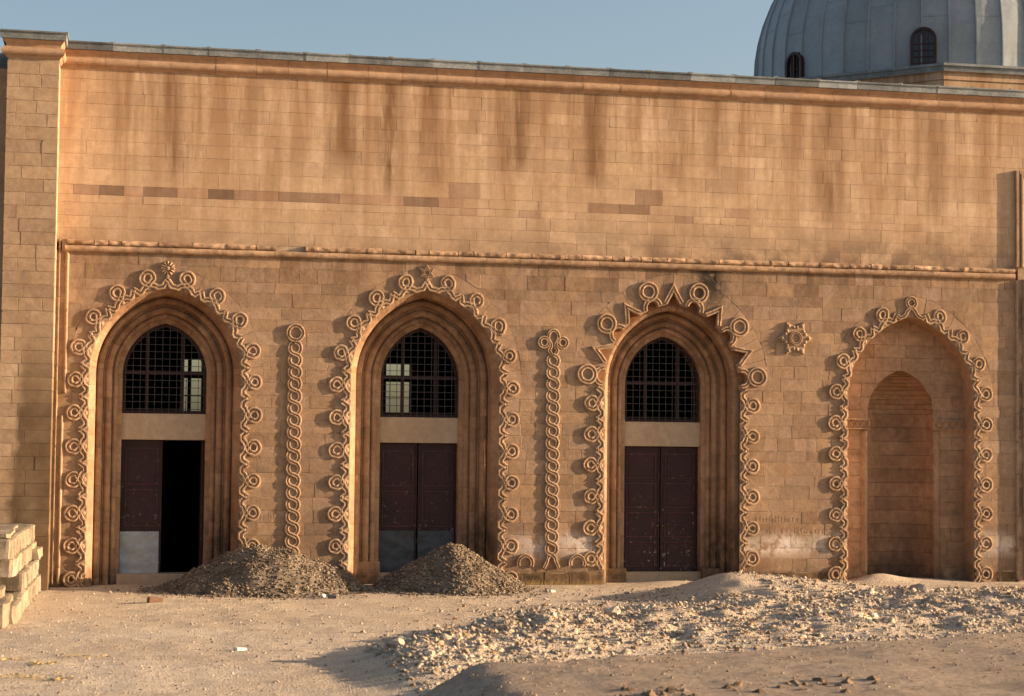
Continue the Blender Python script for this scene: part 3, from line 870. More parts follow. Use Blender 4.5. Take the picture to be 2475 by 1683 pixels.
# inside face of the front wall, open at the portals
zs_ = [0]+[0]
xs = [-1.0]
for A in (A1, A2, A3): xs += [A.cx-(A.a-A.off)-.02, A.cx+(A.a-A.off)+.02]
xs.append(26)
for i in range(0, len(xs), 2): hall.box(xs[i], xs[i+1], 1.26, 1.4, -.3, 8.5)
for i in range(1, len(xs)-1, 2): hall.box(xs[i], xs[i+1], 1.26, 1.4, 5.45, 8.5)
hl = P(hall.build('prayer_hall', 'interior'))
for x0, x1, z0, z1 in wins:
    f = P(box('far_window', x0, x1, FY+.28, FY+.33, z0, z0+.05, 'interior', None))
    zm = z0+(z1-z0)*.68; xm = x0+(x1-x0)*(.42 if x0 < 5 else .68)
    for nm, a in (('mullion', (xm-.045, xm+.045, z0+.05, z1)), ('transom', (x0, xm-.045, zm-.05, zm+.05)), ('transom', (xm+.045, x1, zm-.05, zm+.05)), ('glazing_bar', (x0, xm-.045, z0+.45, z0+.47)), ('glazing_bar', (xm+.045, x1, z0+.45, z0+.47)), ('glazing_bar', (x0+.14, x0+.155, z0+.05, zm-.05))):
        child(box(nm, a[0], a[1], FY+.28, FY+.33, a[2], a[3], 'interior', None), f)

# ---- blind arch with a niche at the right
nb_ = MB()
A = A4
def niche():
    core = jamb_core(A4, 'niche_arch'); core['label'] = 'blind arch holding a rounded prayer niche with two carved capitals'
    voussoirs(A4, core)
    L = [.0]; L = ring_list(A4, .62, .60, .655, .12)
    for side in (-1, 1):
        for i, si in enumerate(L):
            sp = (L[i-1]+si)/2 if i else .33
            sn = (si+L[i+1])/2 if i+1 < len(L) else si+.22
            motif(A4, side, si, sp, sn, core, last=(i+1 == len(L))); boss(A4, side, si, .062, .052, core)
    # ring standing on the peak
    c = A4.pos(1, 0, .285); half = [A4.pos(1, s_, n_) for s_, n_ in ((.33,.128),(.27,.047),(.17,.05),(.125,.09),(.09,.14))]
    path = half + [(A4.cx+.03, c[1]-.10)]
    left = [(2*A4.cx-x, z) for x, z in path]
    child(sweep(path+left[::-1], ribbon(), 'peak_band', 'stone_carved', None, 0), core)
    child(sweep([(c[0]+.105*cos(radians(a)), c[1]+.02+.105*sin(radians(a))) for a in range(0,360,15)], ribbon(.086,RH), 'peak_ring', 'stone_carved', None, 0, True), core)
    # reveal of the outer arch
    pr = [(0,0),(.006,.004),(.012,.03),(.012,.46)]
    mo = MB(); cols = [stations(A4, q) for q, y in pr]; n = len(cols[0])
    V = [(cols[k][i][0], pr[k][1], cols[k][i][1]) for i in range(n) for k in range(4)]
    F = [(i*4+k, i*4+k+1, i*4+4+k+1, i*4+4+k) for i in range(n-1) for k in range(3)]
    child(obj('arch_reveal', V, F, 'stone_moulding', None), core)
    # recessed face, built in courses, with the niche cut from it
    I = Arch(18.25, .77, 3.70, .95, 0, 3.6, 0)
    def top4(x): return A4.top(x, -.004) or A4.zs
    zrow = [i*.29 for i in range(21)]; polys = []
    for r in range(20):
        z0, z1 = zrow[r], zrow[r+1]
        if z0 > 5.75: break
        h = A4.a+.0 if z0 < A4.zs else max(0.0, sqrt(max(0, A4.rho**2-(z0-A4.zs)**2))-A4.e)
        x0, x1 = A4.cx-h, A4.cx+h
        if x1-x0 < .2: continue
        ex = [x0]; xx = x0
        while True:
            xx += rng.uniform(.45,.95)
            if xx > x1-.2: break
            ex.append(xx)
        ex.append(x1)
        for i in range(len(ex)-1):
            p, q = ex[i], ex[i+1]
            if z1 <= I.zs:
                segs = [(p, min(q, I.cx-I.a)), (max(p, I.cx+I.a), q)]
                polys += [[(a,z0),(b_,z0),(b_,z1),(a,z1)] for a, b_ in segs if b_-a > .02]
            else:
                xsamp = sorted({p, q, *[p+(q-p)*k/24 for k in range(25)], *[v for v in (I.cx-I.a, I.cx-I.a+2e-4, I.cx+I.a-2e-4, I.cx+I.a) if p < v < q]})
                run = []
                for xx_ in xsamp:
                    tt = (I.top(xx_) or I.zs) if abs(xx_-I.cx) < I.a-1e-6 else None
                    run.append((xx_, max(z0, min(z1, tt if tt else z0))))
                lo = [t_ for t_ in run]
                grp = []
                for t_ in lo+[None]:
                    if t_ is not None and t_[1] < z1-.002: grp.append(t_)
                    else:
                        if len(grp) > 1: polys.append(grp+[(grp[-1][0], z1), (grp[0][0], z1)])
                        grp = []
    bk = MB()
    for pl in polys:
        V, F = stone_geo(pl, .45-abs(rng.gauss(0,.0025)), .003, .005, .48)
        child(obj('stone', V, F, 'stone_moulding', None, tint=rt_tint(1.0,1.22,.03)), core)
    # flat bed closing the joints: two jamb strips and a ring
    st = stations(I, -.02, 14, .3); V = [(x, .462, z) for x, z in st]; out_ = []
    for x, z in st:
        dx = x-I.cx; dz = max(0, z-I.zs); out_.append((I.cx+dx*2.4 if z <= I.zs else I.cx+dx*2.4, .462, z if z <= I.zs else I.zs+dz*2.5))
    n = len(st); V += out_; F = [(i, i+1, n+i+1, n+i) for i in range(n-1)]
    child(obj('joint_bed', V, F, 'mortar', None), core)
    # the niche: half-round well with a pointed half dome
    cols = []; na = 14
    ts = stations(I, 0.0, 12, .3); half = ts[:len(ts)//2+1]
    wb = MB()
    def ringv(x, z, dr): return [(I.cx-(abs(x-I.cx)+dr)*cos(pi*k/na), .45+(abs(x-I.cx)+dr)*.95*sin(pi*k/na), z) for k in range(na+1)]
    for i in range(len(half)-1):          # courses with fine recessed joints between them
        (xa, za), (xb, zb_) = half[i], half[i+1]; e_ = min(.004, (zb_-za)*.2)
        RV = [ringv(xa, za, .014), ringv(xa, za+e_, .004), ringv(xa, za+2*e_, 0), ringv(xb, zb_-2*e_, 0), ringv(xb, zb_-e_, .004), ringv(xb, zb_, .014)]
        g = rng.uniform(.84,1.1); w_ = rng.choice((3,4,5)); k0 = 0
        while k0 < na:
            k1 = min(na, k0+w_); w_ = rng.choice((3,4,5)); g = rng.uniform(.84,1.1); nn_ = k1-k0+1
            VV = [v for rv in RV for v in rv[k0:k1+1]]
            wb.add(VV, [(a*nn_+k, a*nn_+k+1, (a+1)*nn_+k+1, (a+1)*nn_+k) for a in range(5) for k in range(nn_-1)], (g, g*.94, g*.9)); k0 = k1
    child(wb.build('niche_well', 'stone_moulding'), core)
    # engaged corner shafts and carved capitals
    for sg in (-1, 1):
        xs_ = I.cx+sg*(I.a+.085)
        vroll(xs_, .075, .05, 3.32, .05, 'corner_shaft', core, 'stone_moulding', .004, .45)
        xa, xb = sorted((I.cx+sg*(I.a-.03), A4.cx+sg*(A4.a-.016)))
        cp = child(box('capital', xa, xb, .385, .46, 3.34, 3.58, 'stone_moulding', None, (1.15,1.1,1.05), .012), core)
        b = MB(); w = (xb-xa)/5
        for i in range(5):
            for s2 in (-1, 1):
                cx_ = xa+w*(i+.5); L_ = .085
                u = Vector((w*.40, 0, s2*L_)); q = Vector((s2*.014, 0, .014)).normalized()*.012
                c0 = Vector((cx_, 0, 3.46)); 
                pts = [c0-u-q, c0+u-q, c0+u+q, c0-u+q]
                b.add([(p_.x, .384, p_.z) for p_ in pts]+[(p_.x, .362 if s2 > 0 else .366, p_.z) for p_ in pts], [(4,5,6,7),(0,1,5,4),(1,2,6,5),(2,3,7,6),(3,0,4,7)])
        for zz in (3.352, 3.552): b.box(xa+.01, xb-.01, .366, .384, zz, zz+.018)
        child(b.build('capital_lattice', 'stone_carved'), core)
    child(box('niche_floor', I.cx-.8, I.cx+.8, .44, 1.3, -.1, .05, 'lintel_plaster', None), core)
    return core
niche()

# ---- vertical chains of interlaced links
def chain(cx, z0, z1, kind):
    root = P(box('chain_relief', cx-.10, cx+.10, -.006, .004, z0, z1, 'stone_carved', None, (.95,.95,.95)))
    hp = .2465; n = int(round((z1-z0)/hp)); amp = .112
    for sg in (-1, 1):
        pts = []; lift = []
        for i in range(n*8+1):
            ph = i/8; v = sin(pi*ph); xx = sg*amp*(abs(v)**.45)*(1 if v >= 0 else -1)
            pts.append((cx+xx+.004*noise.noise(Vector((ph, sg, cx))), z1-(ph*hp))); lift.append(.009*sg*cos(pi*ph))
        child(sweep(pts, ribbon(.090,.040), 'strand', 'stone_carved', None, 0, False, False, (1.06,1.06,1.06), lift, .006), root)
    if kind == 1:
        child(sweep([(cx+.15*cos(radians(a)), z1+.19+.15*sin(radians(a))) for a in range(0,360,12)], ribbon(.09,.05), 'top_ring', 'stone_carved', None, 0, True, False, (1.06,1.06,1.06), None, .008), root)
    else:
        path = catmull([(cx-.02,z1), (cx-.09,z1+.10), (cx-.045,z1+.2), (cx-.11,z1+.35), (cx-.09,z1+.47), (cx,z1+.525), (cx+.09,z1+.47), (cx+.11,z1+.35), (cx+.045,z1+.2), (cx+.09,z1+.10), (cx+.02,z1)], 4)
        child(sweep(path, ribbon(.075,.045), 'top_loop', 'stone_carved', None, 0, False, False, (1.06,1.06,1.06), None, .006), root)
        for sg in (-1,1):
            child(sweep([(cx+sg*.20+.098*cos(radians(a)), z1+.27+.098*sin(radians(a))) for a in range(0,360,15)], ribbon(.08,.045), 'side_ring', 'stone_carved', None, 0, True, False, (1.06,1.06,1.06), None, .006), root)
            # foot of the chain and the hoops beside it
            child(sweep(catmull([(cx,z0+.03),(cx+sg*.07,z0-.03),(cx+sg*.10,z0-.13),(cx+sg*.16,z0-.25)], 4), ribbon(.075,.042), 'foot', 'stone_carved', None, 0, False, False, (1,1,1), None, .008), root)
            child(sweep([(cx+sg*.56+.15*cos(radians(a)), z0-.15+.16*sin(radians(a))) for a in range(-25,206,15)], ribbon(.08,.042), 'hoop', 'stone_carved', None, 0, False, False, (1,1,1), None, .008), root)
    return root
c1 = chain(4.80, .50, 4.98, 1); c1['label'] = 'carved interlaced chain ending in a plain ring, its foot behind the gravel'
c2 = chain(10.23, .60, 4.82, 2); c2['label'] = 'carved interlaced chain ending in a loop with two small rings'

# ---- star panel
def star_panel(cx, cz, r):
    pts = []
    for i in range(12):
        rr = r if i % 2 == 0 else r*.60; a = pi*i/6; pts.append((cx+rr*cos(a), cz+rr*sin(a)))
    V, F = stone_geo(pts, -.045, 0, .018, .004); root = P(obj('star_panel', V, F, 'stone_carved', None, tint=(.97,.95,.93)))
    root['label'] = 'six-pointed carved star panel with a round centre'
    child(sweep([(cx+.12*cos(radians(a)), cz+.12*sin(radians(a))) for a in range(0,360,15)], ribbon(.06,.035), 'centre_ring', 'stone_carved', None, -.045, True), root)
    for i in range(6):
        a = pi*i/3; px, pz = cx+r*.62*cos(a), cz+r*.62*sin(a)
        for k in (-1, 0, 1):
            qx, qz = px-sin(a)*k*.085+cos(a)*(.05 if k == 0 else -.03), pz+cos(a)*k*.085+sin(a)*(.05 if k == 0 else -.03)
            V = [(qx,-.078,qz)]+[(qx+.042*cos(j*pi/4+a), -.046, qz+.042*sin(j*pi/4+a)) for j in range(8)]
            child(obj('knop', V, [(0,1+(j+1)%8,1+j) for j in range(8)], 'stone_carved', None), root)
star_panel(15.61, 5.29, .41)

# ---- worn carved lettering on the lower courses (too weathered to read)
def carved(x0, x1, z, h, name):
    b = MB(); x = x0
    while x < x1:
        w = rng.uniform(.02,.05); k = rng.random()
        b.box(x, x+.010, -.0038, .001, z, z+h*rng.uniform(.4,1))
        if k < .55: zz = z+rng.uniform(.0,.6)*h; b.box(x+.0145, x+.014+w, -.0036, .001, zz, zz+.012)
        if k > .75: b.box(x+.014+w, x+.028+w, -.0037, .001, z, z+h*rng.uniform(.3,.7))
        x += w+rng.uniform(.03,.06)
    o = P(b.build(name, 'stone_lower')); o['label'] = 'weathered line of raised carved lettering'; o['kind'] = 'stuff'
#C
carved(14.75, 16.35, 1.32, .15, 'carved_inscription'); carved(15.0, 16.3, 1.07, .13, 'carved_inscription'); carved(3.98, 4.5, 1.36, .15, 'carved_inscription')

# ------------------------------------------------------------------ dome
DC_, DR = (24.13, 12.0), 5.0
ZEQ = 13.7; NP = 44
prof = [(10.8, DR), (11.8, DR), (12.9, DR), (13.7, DR)] + [(ZEQ+DR*sin(radians(a)), DR*cos(radians(a))) for a in (6,12,18,24,30,38,46,55,64,74,84)]
b = MB(); nn = 50
V = [(DC_[0]+(r-.04)*cos(2*pi*i/nn), DC_[1]+(r-.04)*sin(2*pi*i/nn), z) for z, r in prof for i in range(nn)]
F = [(k*nn+i, k*nn+(i+1)%nn, (k+1)*nn+(i+1)%nn, (k+1)*nn+i) for k in range(len(prof)-1) for i in range(nn)]
dome = P(obj('dome', V, F, 'roof_lead')); dome['label'] = 'grey metal-sheeted dome with raised seams and small round-headed windows'
OFFA = radians(-99.9)
for i in range(NP):
    a0 = OFFA+2*pi*i/NP; a1 = OFFA+2*pi*(i+1)/NP; g = rng.uniform(.9,1.08); b = MB(); V = []; seed = rng.random()*9
    nseg = 4
    for z, r in prof:
        for k in range(nseg+1):
            a = a0+(a1-a0)*k/nseg
            rr = r*cos((a1-a0)/2)/cos((a-(a0+a1)/2)) + .022*noise.noise(Vector((k*.7+seed, z*1.4, seed)))*(1 if 0 < k < nseg else .2)
            V.append((DC_[0]+rr*cos(a), DC_[1]+rr*sin(a), z))
    m_ = nseg+1
    F = [(k*m_+q, k*m_+q+1, (k+1)*m_+q+1, (k+1)*m_+q) for k in range(len(prof)-1) for q in range(nseg)]
    b.add(V, F, (g,g,g*1.01))
    # raised seam on the panel's first edge
    V = []; wv = .028
    for z, r in prof:
        for (da, dr) in ((-wv/DR, .0), (-wv*.6/DR, .045), (wv*.6/DR, .045), (wv/DR, .0)):
            V.append((DC_[0]+(r+dr)*cos(a0+da), DC_[1]+(r+dr)*sin(a0+da), z))
    F = [(k*4+q, k*4+q+1, k*4+5+q, k*4+4+q) for k in range(len(prof)-1) for q in range(3)]
    b.add(V, F, (g*1.05,g*1.05,g*1.06))
    for zz in (12.75, 14.4+.35*((i*7) % 3)):     # lapped cross seams
        rr = DR if zz < ZEQ else sqrt(DR*DR-(zz-ZEQ)**2)
        V = [(DC_[0]+(rr*.998+d)*cos(a), DC_[1]+(rr*.998+d)*sin(a), zz+h) for a in (a0,a1) for d, h in ((.004,-.02),(.016,-.018),(.012,.02))]
        b.add(V, [(0,3,4,1),(1,4,5,2)], (g*.92,)*3)
    child(b.build('lead_panel', 'lead'), dome)
def dome_window(ang, zb, h, w):
    a = radians(ang); cx, cy = DC_[0]+(DR+.0)*cos(a), DC_[1]+(DR+.0)*sin(a)
    R_ = Matrix.Translation((cx, cy, zb)) @ Matrix.Rotation(a+pi/2, 4, 'Z')     # local -y looks outward
    def pl(r, n=10): return [(-r,0),(r,0)]+[(r*cos(pi*i/n), h-w+r*sin(pi*i/n)) for i in range(n+1)]
    o_ = pl(w); i_ = pl(w-.07)
    n = len(o_); V = [(x,-.10,z) for x,z in o_]+[(x,-.10,z if z > 0 else .05) for x,z in i_]+[(x,.1,z) for x,z in o_]+[(x,-.03,z if z > 0 else .05) for x,z in i_]
    F = []
    for k in range(n):
        q = (k+1)%n; F += [(k,q,n+q,n+k),(k,2*n+k,2*n+q,q),(n+k,n+q,3*n+q,3*n+k)]
    f = obj('dome_window', V, F, 'wood'); f.matrix_world = R_; f.parent = mosque; f.matrix_parent_inverse = Matrix.Translation((-10,0,0))
    bpy.context.view_layer.update()
    g = obj('pane', [(x,-.035,z) for x,z in i_], [tuple(range(n))], 'glass_dark'); g.parent = f
    for xx in (-.12,.12):
        z1 = h-w+sqrt(max(0,(w-.07)**2-xx*xx)); q = box('glazing_bar', xx-.012, xx+.012, -.07, -.036, .05, z1, 'wood', None); q.parent = f
    for zz in [h*.15*k for k in range(1,5)]: q = box('glazing_bar', -w+.07, w-.07, -.065, -.037, zz, zz+.02, 'wood', None); q.parent = f
    q = box('mullion', -.03, .03, -.095, -.03, .05, h-.07, 'wood', None); q.parent = f
t = NT('glass_dark', .12, .5); t.done((.012,.012,.014))
dome_window(-115.7, 12.93, 1.15, .34); dome_window(-160.0, 12.6, 1.25, .34)

# octagonal base of the dome
def octa(ap, z0, z1, c): 
    R_ = ap/cos(pi/8); return [(c[0]+R_*cos(pi/8+pi*i/4), c[1]+R_*sin(pi/8+pi*i/4)) for i in range(8)]
OC = (24.38, 12.05); V = []; Zs = [(10.7,5.45),(12.52,5.45),(12.53,5.49),(12.72,5.49),(12.73,5.58),(12.86,5.62),(12.865,5.66),(12.93,5.66),(12.935,4.8)]
for z, ap in Zs: V += [(x,y,z) for x,y in octa(ap,0,0,OC)]
F = [(k*8+i, k*8+(i+1)%8, (k+1)*8+(i+1)%8, (k+1)*8+i) for k in range(4) for i in range(8)]
base_ = P(obj('dome_base', V, F, 'stone_upper', None, tint=(.92,.92,.95)))
F = [(k*8+i, k*8+(i+1)%8, (k+1)*8+(i+1)%8, (k+1)*8+i) for k in range(4,8) for i in range(8)]
child(obj('base_flashing', V, F, 'parapet_lead', None, tint=(.8,.82,.84)), base_)
for fc in (4, 5):         # two faces seen: courses of blocks
    pts = octa(5.45,0,0,OC); a_, b_ = pts[fc], pts[(fc+1)%8]; L_ = sqrt((a_[0]-b_[0])**2+(a_[1]-b_[1])**2)
    ang = atan2(b_[1]-a_[1], b_[0]-a_[0]); M = Matrix.Translation((a_[0],a_[1],0)) @ Matrix.Rotation(ang,4,'Z')
    for r in range(4):
        xx = 0.0
        while xx < L_-.05:
            w = min(rng.uniform(.45,.9), L_-xx)
            V, F = stone_geo([(xx,11.48+r*.26),(xx+w,11.48+r*.26),(xx+w,11.74+r*.26),(xx,11.74+r*.26)], -.008, .003, .004, .0, M)
            child(obj('stone', V, F, 'stone_upper', None, tint=rt_tint(.85,1.0,.04)), base_); xx += w

# ------------------------------------------------------------------ ground
def smooth01(t): t = max(0, min(1, t)); return t*t*(3-2*t)
def crest(x):            # y of the rubble ridge's crest
    return -14.3+ (x-4.4)*1.35 if x < 8.2 else (-9.2 + (x-8.2)*.32 if x < 16 else -6.7)
def bank_far(x): return -17.0+(x-5.0)*.24
def gz(x, y):
    z = .03*noise.noise(Vector((x*.35, y*.35, 0)))+.018*noise.noise(Vector((x*1.6, y*1.6, 4)))+.008*noise.noise(Vector((x*5, y*5, 9)))
    if y > -.6: z *= max(.0, min(1, -y/.6))
    # rubble ridge
    if x > 3.2:
        c = crest(x); d = y-c; amp = .30*smooth01((x-3.9)/1.6)*(1 if x < 19 else 1)
        amp *= .75+.5*noise.noise(Vector((x*.6, 2.2, 0)))
        wfar = 1.5+.25*max(0,x-8); wnear = 3.5
        z += amp*exp(-(d/(wfar*.8 if d > 0 else wnear))**2)
    # second, smoother mound beyond the ridge
    dx, dy = (x-12.9), (y+3.9); z += .50*exp(-((dx/(1.1 if dx < 0 else 2.6))**2+(dy/1.5)**2))
    if x > 5 and y < -4: z += (.16*abs(noise.noise(Vector((x*1.1, y*1.1, 7))))+.09*noise.noise(Vector((x*2.7, y*2.7, 2))))*smooth01((x-4.6)/1.5)*exp(-((y-crest(x)+.8)/(2.0+.25*max(0,min(6,x-7))))**2)
    z += .10*exp(-(((x-12.9)/.9)**2+((y+.35)/.5)**2)) + .16*exp(-(((x-17.6)/.55)**2+((y-.1)/.35)**2)) + .08*exp(-(((x-18.4)/1.1)**2+((y-.4)/.5)**2))
    return z
def lines(dense0, dense1, step, far): 
    L = [dense0+step*i for i in range(int((dense1-dense0)/step)+1)]; d = step; v = dense0; lo = []
    while v > -far: d *= 1.5; v -= d; lo.append(v)
    d = step; v = L[-1]; hi = []
    while v < far: d *= 1.5; v += d; hi.append(v)
    return lo[::-1]+L+hi
gx = lines(-3.0, 23.0, .09, 600); gy = lines(-24.0, 1.0, .09, 600)
V = []
for y in gy:
    for x in gx:
        ins = -6 < x < 26 and -27 < y < 3
        z = gz(x, y) if ins else 0.0
        if y > 1.2: z = -.4
        V.append((x, y, z))
nx = len(gx); F = [(j*nx+i, j*nx+i+1, (j+1)*nx+i+1, (j+1)*nx+i) for j in range(len(gy)-1) for i in range(nx-1)]
ground = obj('ground', V, F, 'ground', None, True); tag(ground, kind='structure')

# ---- loose stones
def pebble_mesh(seed, sub=1, rough=.3):
    bm = bmesh.new(); bmesh.ops.create_icosphere(bm, subdivisions=sub, radius=1); r = random.Random(seed)
    sx, sy, sz = r.uniform(.75,1.3), r.uniform(.7,1.1), r.uniform(.5,.85)
    for v in bm.verts:
        f = 1+r.uniform(-rough, rough); v.co = Vector((v.co.x*f*sx, v.co.y*f*sy, v.co.z*f*sz))
    V = [v.co.copy() for v in bm.verts]; F = [[v.index for v in f.verts] for f in bm.faces]; bm.free(); return V, F
PEB = [pebble_mesh(i) for i in range(14)]; CH = [pebble_mesh(100+i, 2, .22) for i in range(10)]
def scatter(b, x, y, z, s, tint, lib=PEB):
    V, F = lib[rng.randrange(len(lib))]; a = rng.uniform(0, 2*pi); ca, sa = cos(a)*s, sin(a)*s; t2 = rng.uniform(-.4,.4)
    b.add([(x+v.x*ca-v.y*sa, y+v.x*sa+v.y*ca, z+(v.z+v.x*t2)*s) for v in V], F, tint)
b = MB()
for i in range(13000):
    x = rng.uniform(-2.5, 21.5); y = -rng.random()**.8*17.5
    s = .006+.02*rng.random()**4
    g = rng.uniform(.4,1.15); scatter(b, x, y, gz(x,y)+s*.25, s, (g, g*.98, g*.94))
tag(b.build('pebbles', 'rubble'), 'small pale pebbles strewn over the dusty ground', 'pebbles', kind='stuff')
# rubble ridge
b = MB(); bigs = []
n = 0
while n < 36000:
    x = 4.75+rng.random()*18.2; c = crest(x); w = 1.6+.32*max(0, min(6, x-6)); y = rng.gauss(c-.6, w)
    if y < bank_far(x)-.3 or y > -1.6 or (x-12.9)**2/1.2+(y+3.9)**2/2.2 < 1 and x < 12.9: continue
    n += 1
    s = .008+.048*rng.random()**4.4
    g = rng.uniform(.55,1.08); h = rng.random()
    tc = (g, g*.97, g*.93) if h < .75 else ((g*.85, g*.68, g*.52) if h < .87 else (g*1.1, g*1.12, g*1.12))
    z = gz(x,y)
    if s > .045 and rng.random() < .4 and len(bigs) < 110: bigs.append((x,y,z,s*rng.uniform(1.0,1.55),tc))
    else: scatter(b, x, y, z+s*rng.uniform(-.1,.35), s, tc)
tag(b.build('rubble', 'rubble'), 'long ridge of pale broken stone and plaster rubble', 'rubble', kind='stuff')
meshes = []
for i in range(10):
    V, F = CH[i]; g = rng.uniform(.8,1.25); h = rng.uniform(-.05,.1)
    o = obj('rubble_stone', V, F, 'rubble', None, tint=(g, g*(1-h*.4), g*(1-h))); meshes.append(o.data); bpy.data.objects.remove(o)
bigs += [(9.15,-9.1,gz(9.15,-9.1),.16,None),(14.55,-2.5,gz(14.55,-2.5),.15,None),(14.9,-2.9,gz(14.9,-2.9),.12,None),(16.2,-5.2,gz(16.2,-5.2),.17,None),(5.0,-13.4,gz(5,-13.4),.13,None)]
BIGL = {5:'large slab-like stone on the rubble crest below the third portal', 4:'large upright stone on the far mound of rubble, left of its neighbour', 3:'pale stone just right of the upright one on the far mound', 2:'largest pale stone in the rubble before the blind arch', 1:'lone stone at the left tip of the rubble ridge'}
for i, (x,y,z,s,tc) in enumerate(bigs):
    o = bpy.data.objects.new('rubble_stone', meshes[i % 10]); COL.objects.link(o); o.location = (x,y,z+s*.22); o.scale = (s,s,s)
    o.rotation_euler = (rng.uniform(-.4,.4), rng.uniform(-.4,.4), rng.uniform(0,6.28))
    tag(o, BIGL.get(len(bigs)-i, 'fist-sized pale broken stone lying among the smaller rubble of the ridge'), 'stone', 'large stones on the rubble ridge')

# ---- gravel heaps against the wall
def heap(cx, cy, rx, ry, h, name, label, seed, lump_=.06, flat=.0):
    n = 72; V = []; 
    def hz(x, y):
        u, v = (x-cx)/rx, (y-cy)/ry; a = atan2(v, u); k = 1+.12*noise.noise(Vector((cos(a)*1.6+seed, sin(a)*1.6, 0)))
        d = sqrt(u*u+v*v)/k
        if d >= 1.15: return None
        prof_ = max(0.0, 1-d) if d < 1 else 0
        z = h*(prof_**(.95)); top = h*(1-flat)
        if z > top: z = top+(z-top)*.35
        return z+(lump_*noise.noise(Vector((x*1.9, y*1.9, seed)))+.04*noise.noise(Vector((x*6, y*6, seed))))*smooth01((1.1-d)*4)
    F = []; idx = {}
    for j in range(n+1):
        for i in range(n+1):
            x = cx+rx*1.15*(2*i/n-1); y = cy+ry*1.15*(2*j/n-1); z = hz(x, y)
            if z is None or y > -.05: continue
            idx[(i,j)] = len(V); V.append((x, y, gz(x,y)*.8+z-.012))
    for j in range(n):
        for i in range(n):
            q = [(i,j),(i+1,j),(i+1,j+1),(i,j+1)]
            if all(p in idx for p in q): F.append([idx[p] for p in q])
    o = obj(name, V, F, 'gravel', None, True); tag(o, label, 'gravel heap', 'gravel heaps in front of the portals')
    b = MB(); c = 0
    while c < 9000:
        a = rng.uniform(0, 2*pi); d = sqrt(rng.random())*1.12 if rng.random() < .96 else rng.uniform(1.0,1.45); x = cx+rx*d*cos(a); y = cy+ry*d*sin(a)
        if y > -.03: continue
        z = hz(x, y)
        if z is None: z = 0.0
        c += 1; s = .008+.026*rng.random()**3.2
        if d > .8: s *= 1.15
        g = rng.uniform(.65,1.5) if rng.random() < .85 else rng.uniform(1.6,2.1)
        scatter(b, x, y, gz(x,y)*.8+z+s*.2, s, (g, g*.97, g*.92))
    tag(b.build('gravel', 'gravel', o), kind='stuff'); return o
heap(4.15, -.80, 2.15, 1.75, 1.05, 'gravel_heap', 'broad lumpy grey gravel heap covering the foot of the left carved chain', 3.3, .13, flat=.28)
heap(7.92, -.95, 1.5, 1.7, .98, 'gravel_heap', 'pointed grey gravel heap in front of the closed middle doors', 8.1, .05, flat=.12)

# ---- smooth earth bank close to the camera
V = []; nxs, nys = 130, 70
def bz(x, y):
    f = bank_far(x); left = smooth01((x-3.95+.25*noise.noise(Vector((y*1.1, 3, 0))))/1.5)
    z = .46+.012*(x-6)+.045*noise.noise(Vector((x*.8, y*.8, 3)))+.02*noise.noise(Vector((x*4, y*4, 5)))
    edge = smooth01((f-y)/.55+.25*noise.noise(Vector((x*1.6, 0, 1)))+.12*noise.noise(Vector((x*6, 0, 1)))); near = smooth01((y-(f-7.5-.10*noise.noise(Vector((x*1.8,0,6)))-.05*noise.noise(Vector((x*6,0,2)))))/.10)
    return -.15+(z+.15)*left*edge*near
for j in range(nys+1):
    for i in range(nxs+1):
        x = 3.7+ (26-3.7)*(i/nxs)**1.35; y = bank_far(x)+.15-(8.2)*(j/nys)**1.3
        V.append((x, y, bz(x, y)))
F = [(j*(nxs+1)+i, j*(nxs+1)+i+1, (j+1)*(nxs+1)+i+1, (j+1)*(nxs+1)+i) for j in range(nys) for i in range(nxs)]
F = [f[::-1] for f in F]
tag(obj('earth_bank', V, F, 'mud', None, True), kind='structure')

b = MB()
for i in range(2600):
    x = rng.uniform(5.0, 15); y = bank_far(x)-.15-rng.random()**1.6*4.4; s_ = .005+.018*rng.random()**4; g = rng.uniform(.5,1.5)
    scatter(b, x, y, bz(x,y)+s_*.2, s_, (g,g,g))
for i in range(60):
    x = rng.choice((rng.uniform(5.9,7.0), rng.uniform(6.4,9.2))); y = bank_far(x)-3.75+rng.gauss(0,.22); s_ = rng.uniform(.025,.085); g = rng.uniform(.3,.75)
    scatter(b, x, y, bz(x,y)-s_*.25, s_, (g,g*.9,g*.8))
tag(b.build('bank_pebbles', 'mud'), 'small clods lying on the smooth earth bank', 'clods', kind='stuff')
# ---- remains of a stone stair or bench running out from the pilaster at the left
st = empty('ruined_stone_bench', (-.7, -3.5, 0)); tag(st, 'stepped stack of pale squared stone blocks at the left edge beside the pilaster', 'masonry')
bpy.context.view_layer.update()
def blk(x0, x1, y0, y1, z0, z1, t=None):
    bm = bmesh.new(); bmesh.ops.create_cube(bm, size=1)
    bmesh.ops.bevel(bm, geom=bm.edges[:], offset=.05, segments=1, affect='EDGES')
    bmesh.ops.subdivide_edges(bm, edges=bm.edges[:], cuts=3, use_grid_fill=True)
    sd = rng.random()*90; V = []
    for v in bm.verts:
        p = Vector((x0+(x1-x0)*(v.co.x+.5), y0+(y1-y0)*(v.co.y+.5), z0+(z1-z0)*(v.co.z+.5)))
        q = Vector((noise.noise(p*3+Vector((sd,0,0))), noise.noise(p*3+Vector((0,sd,0))), noise.noise(p*3+Vector((0,0,sd)))))
        q2 = Vector((noise.noise(p*9+Vector((sd,0,0))), noise.noise(p*9+Vector((0,sd,0))), noise.noise(p*9+Vector((0,0,sd)))))
        V.append(tuple(p+Vector((q.x*.035+q2.x*.014, q.y*.035, q.z*.02+q2.z*.008))))
    F = [[v.index for v in f.verts] for f in bm.faces]; bm.free()
    child(obj('block', V, F, 'stone_block', None, tint=t or rt_tint(.75,1.12,.05)), st)
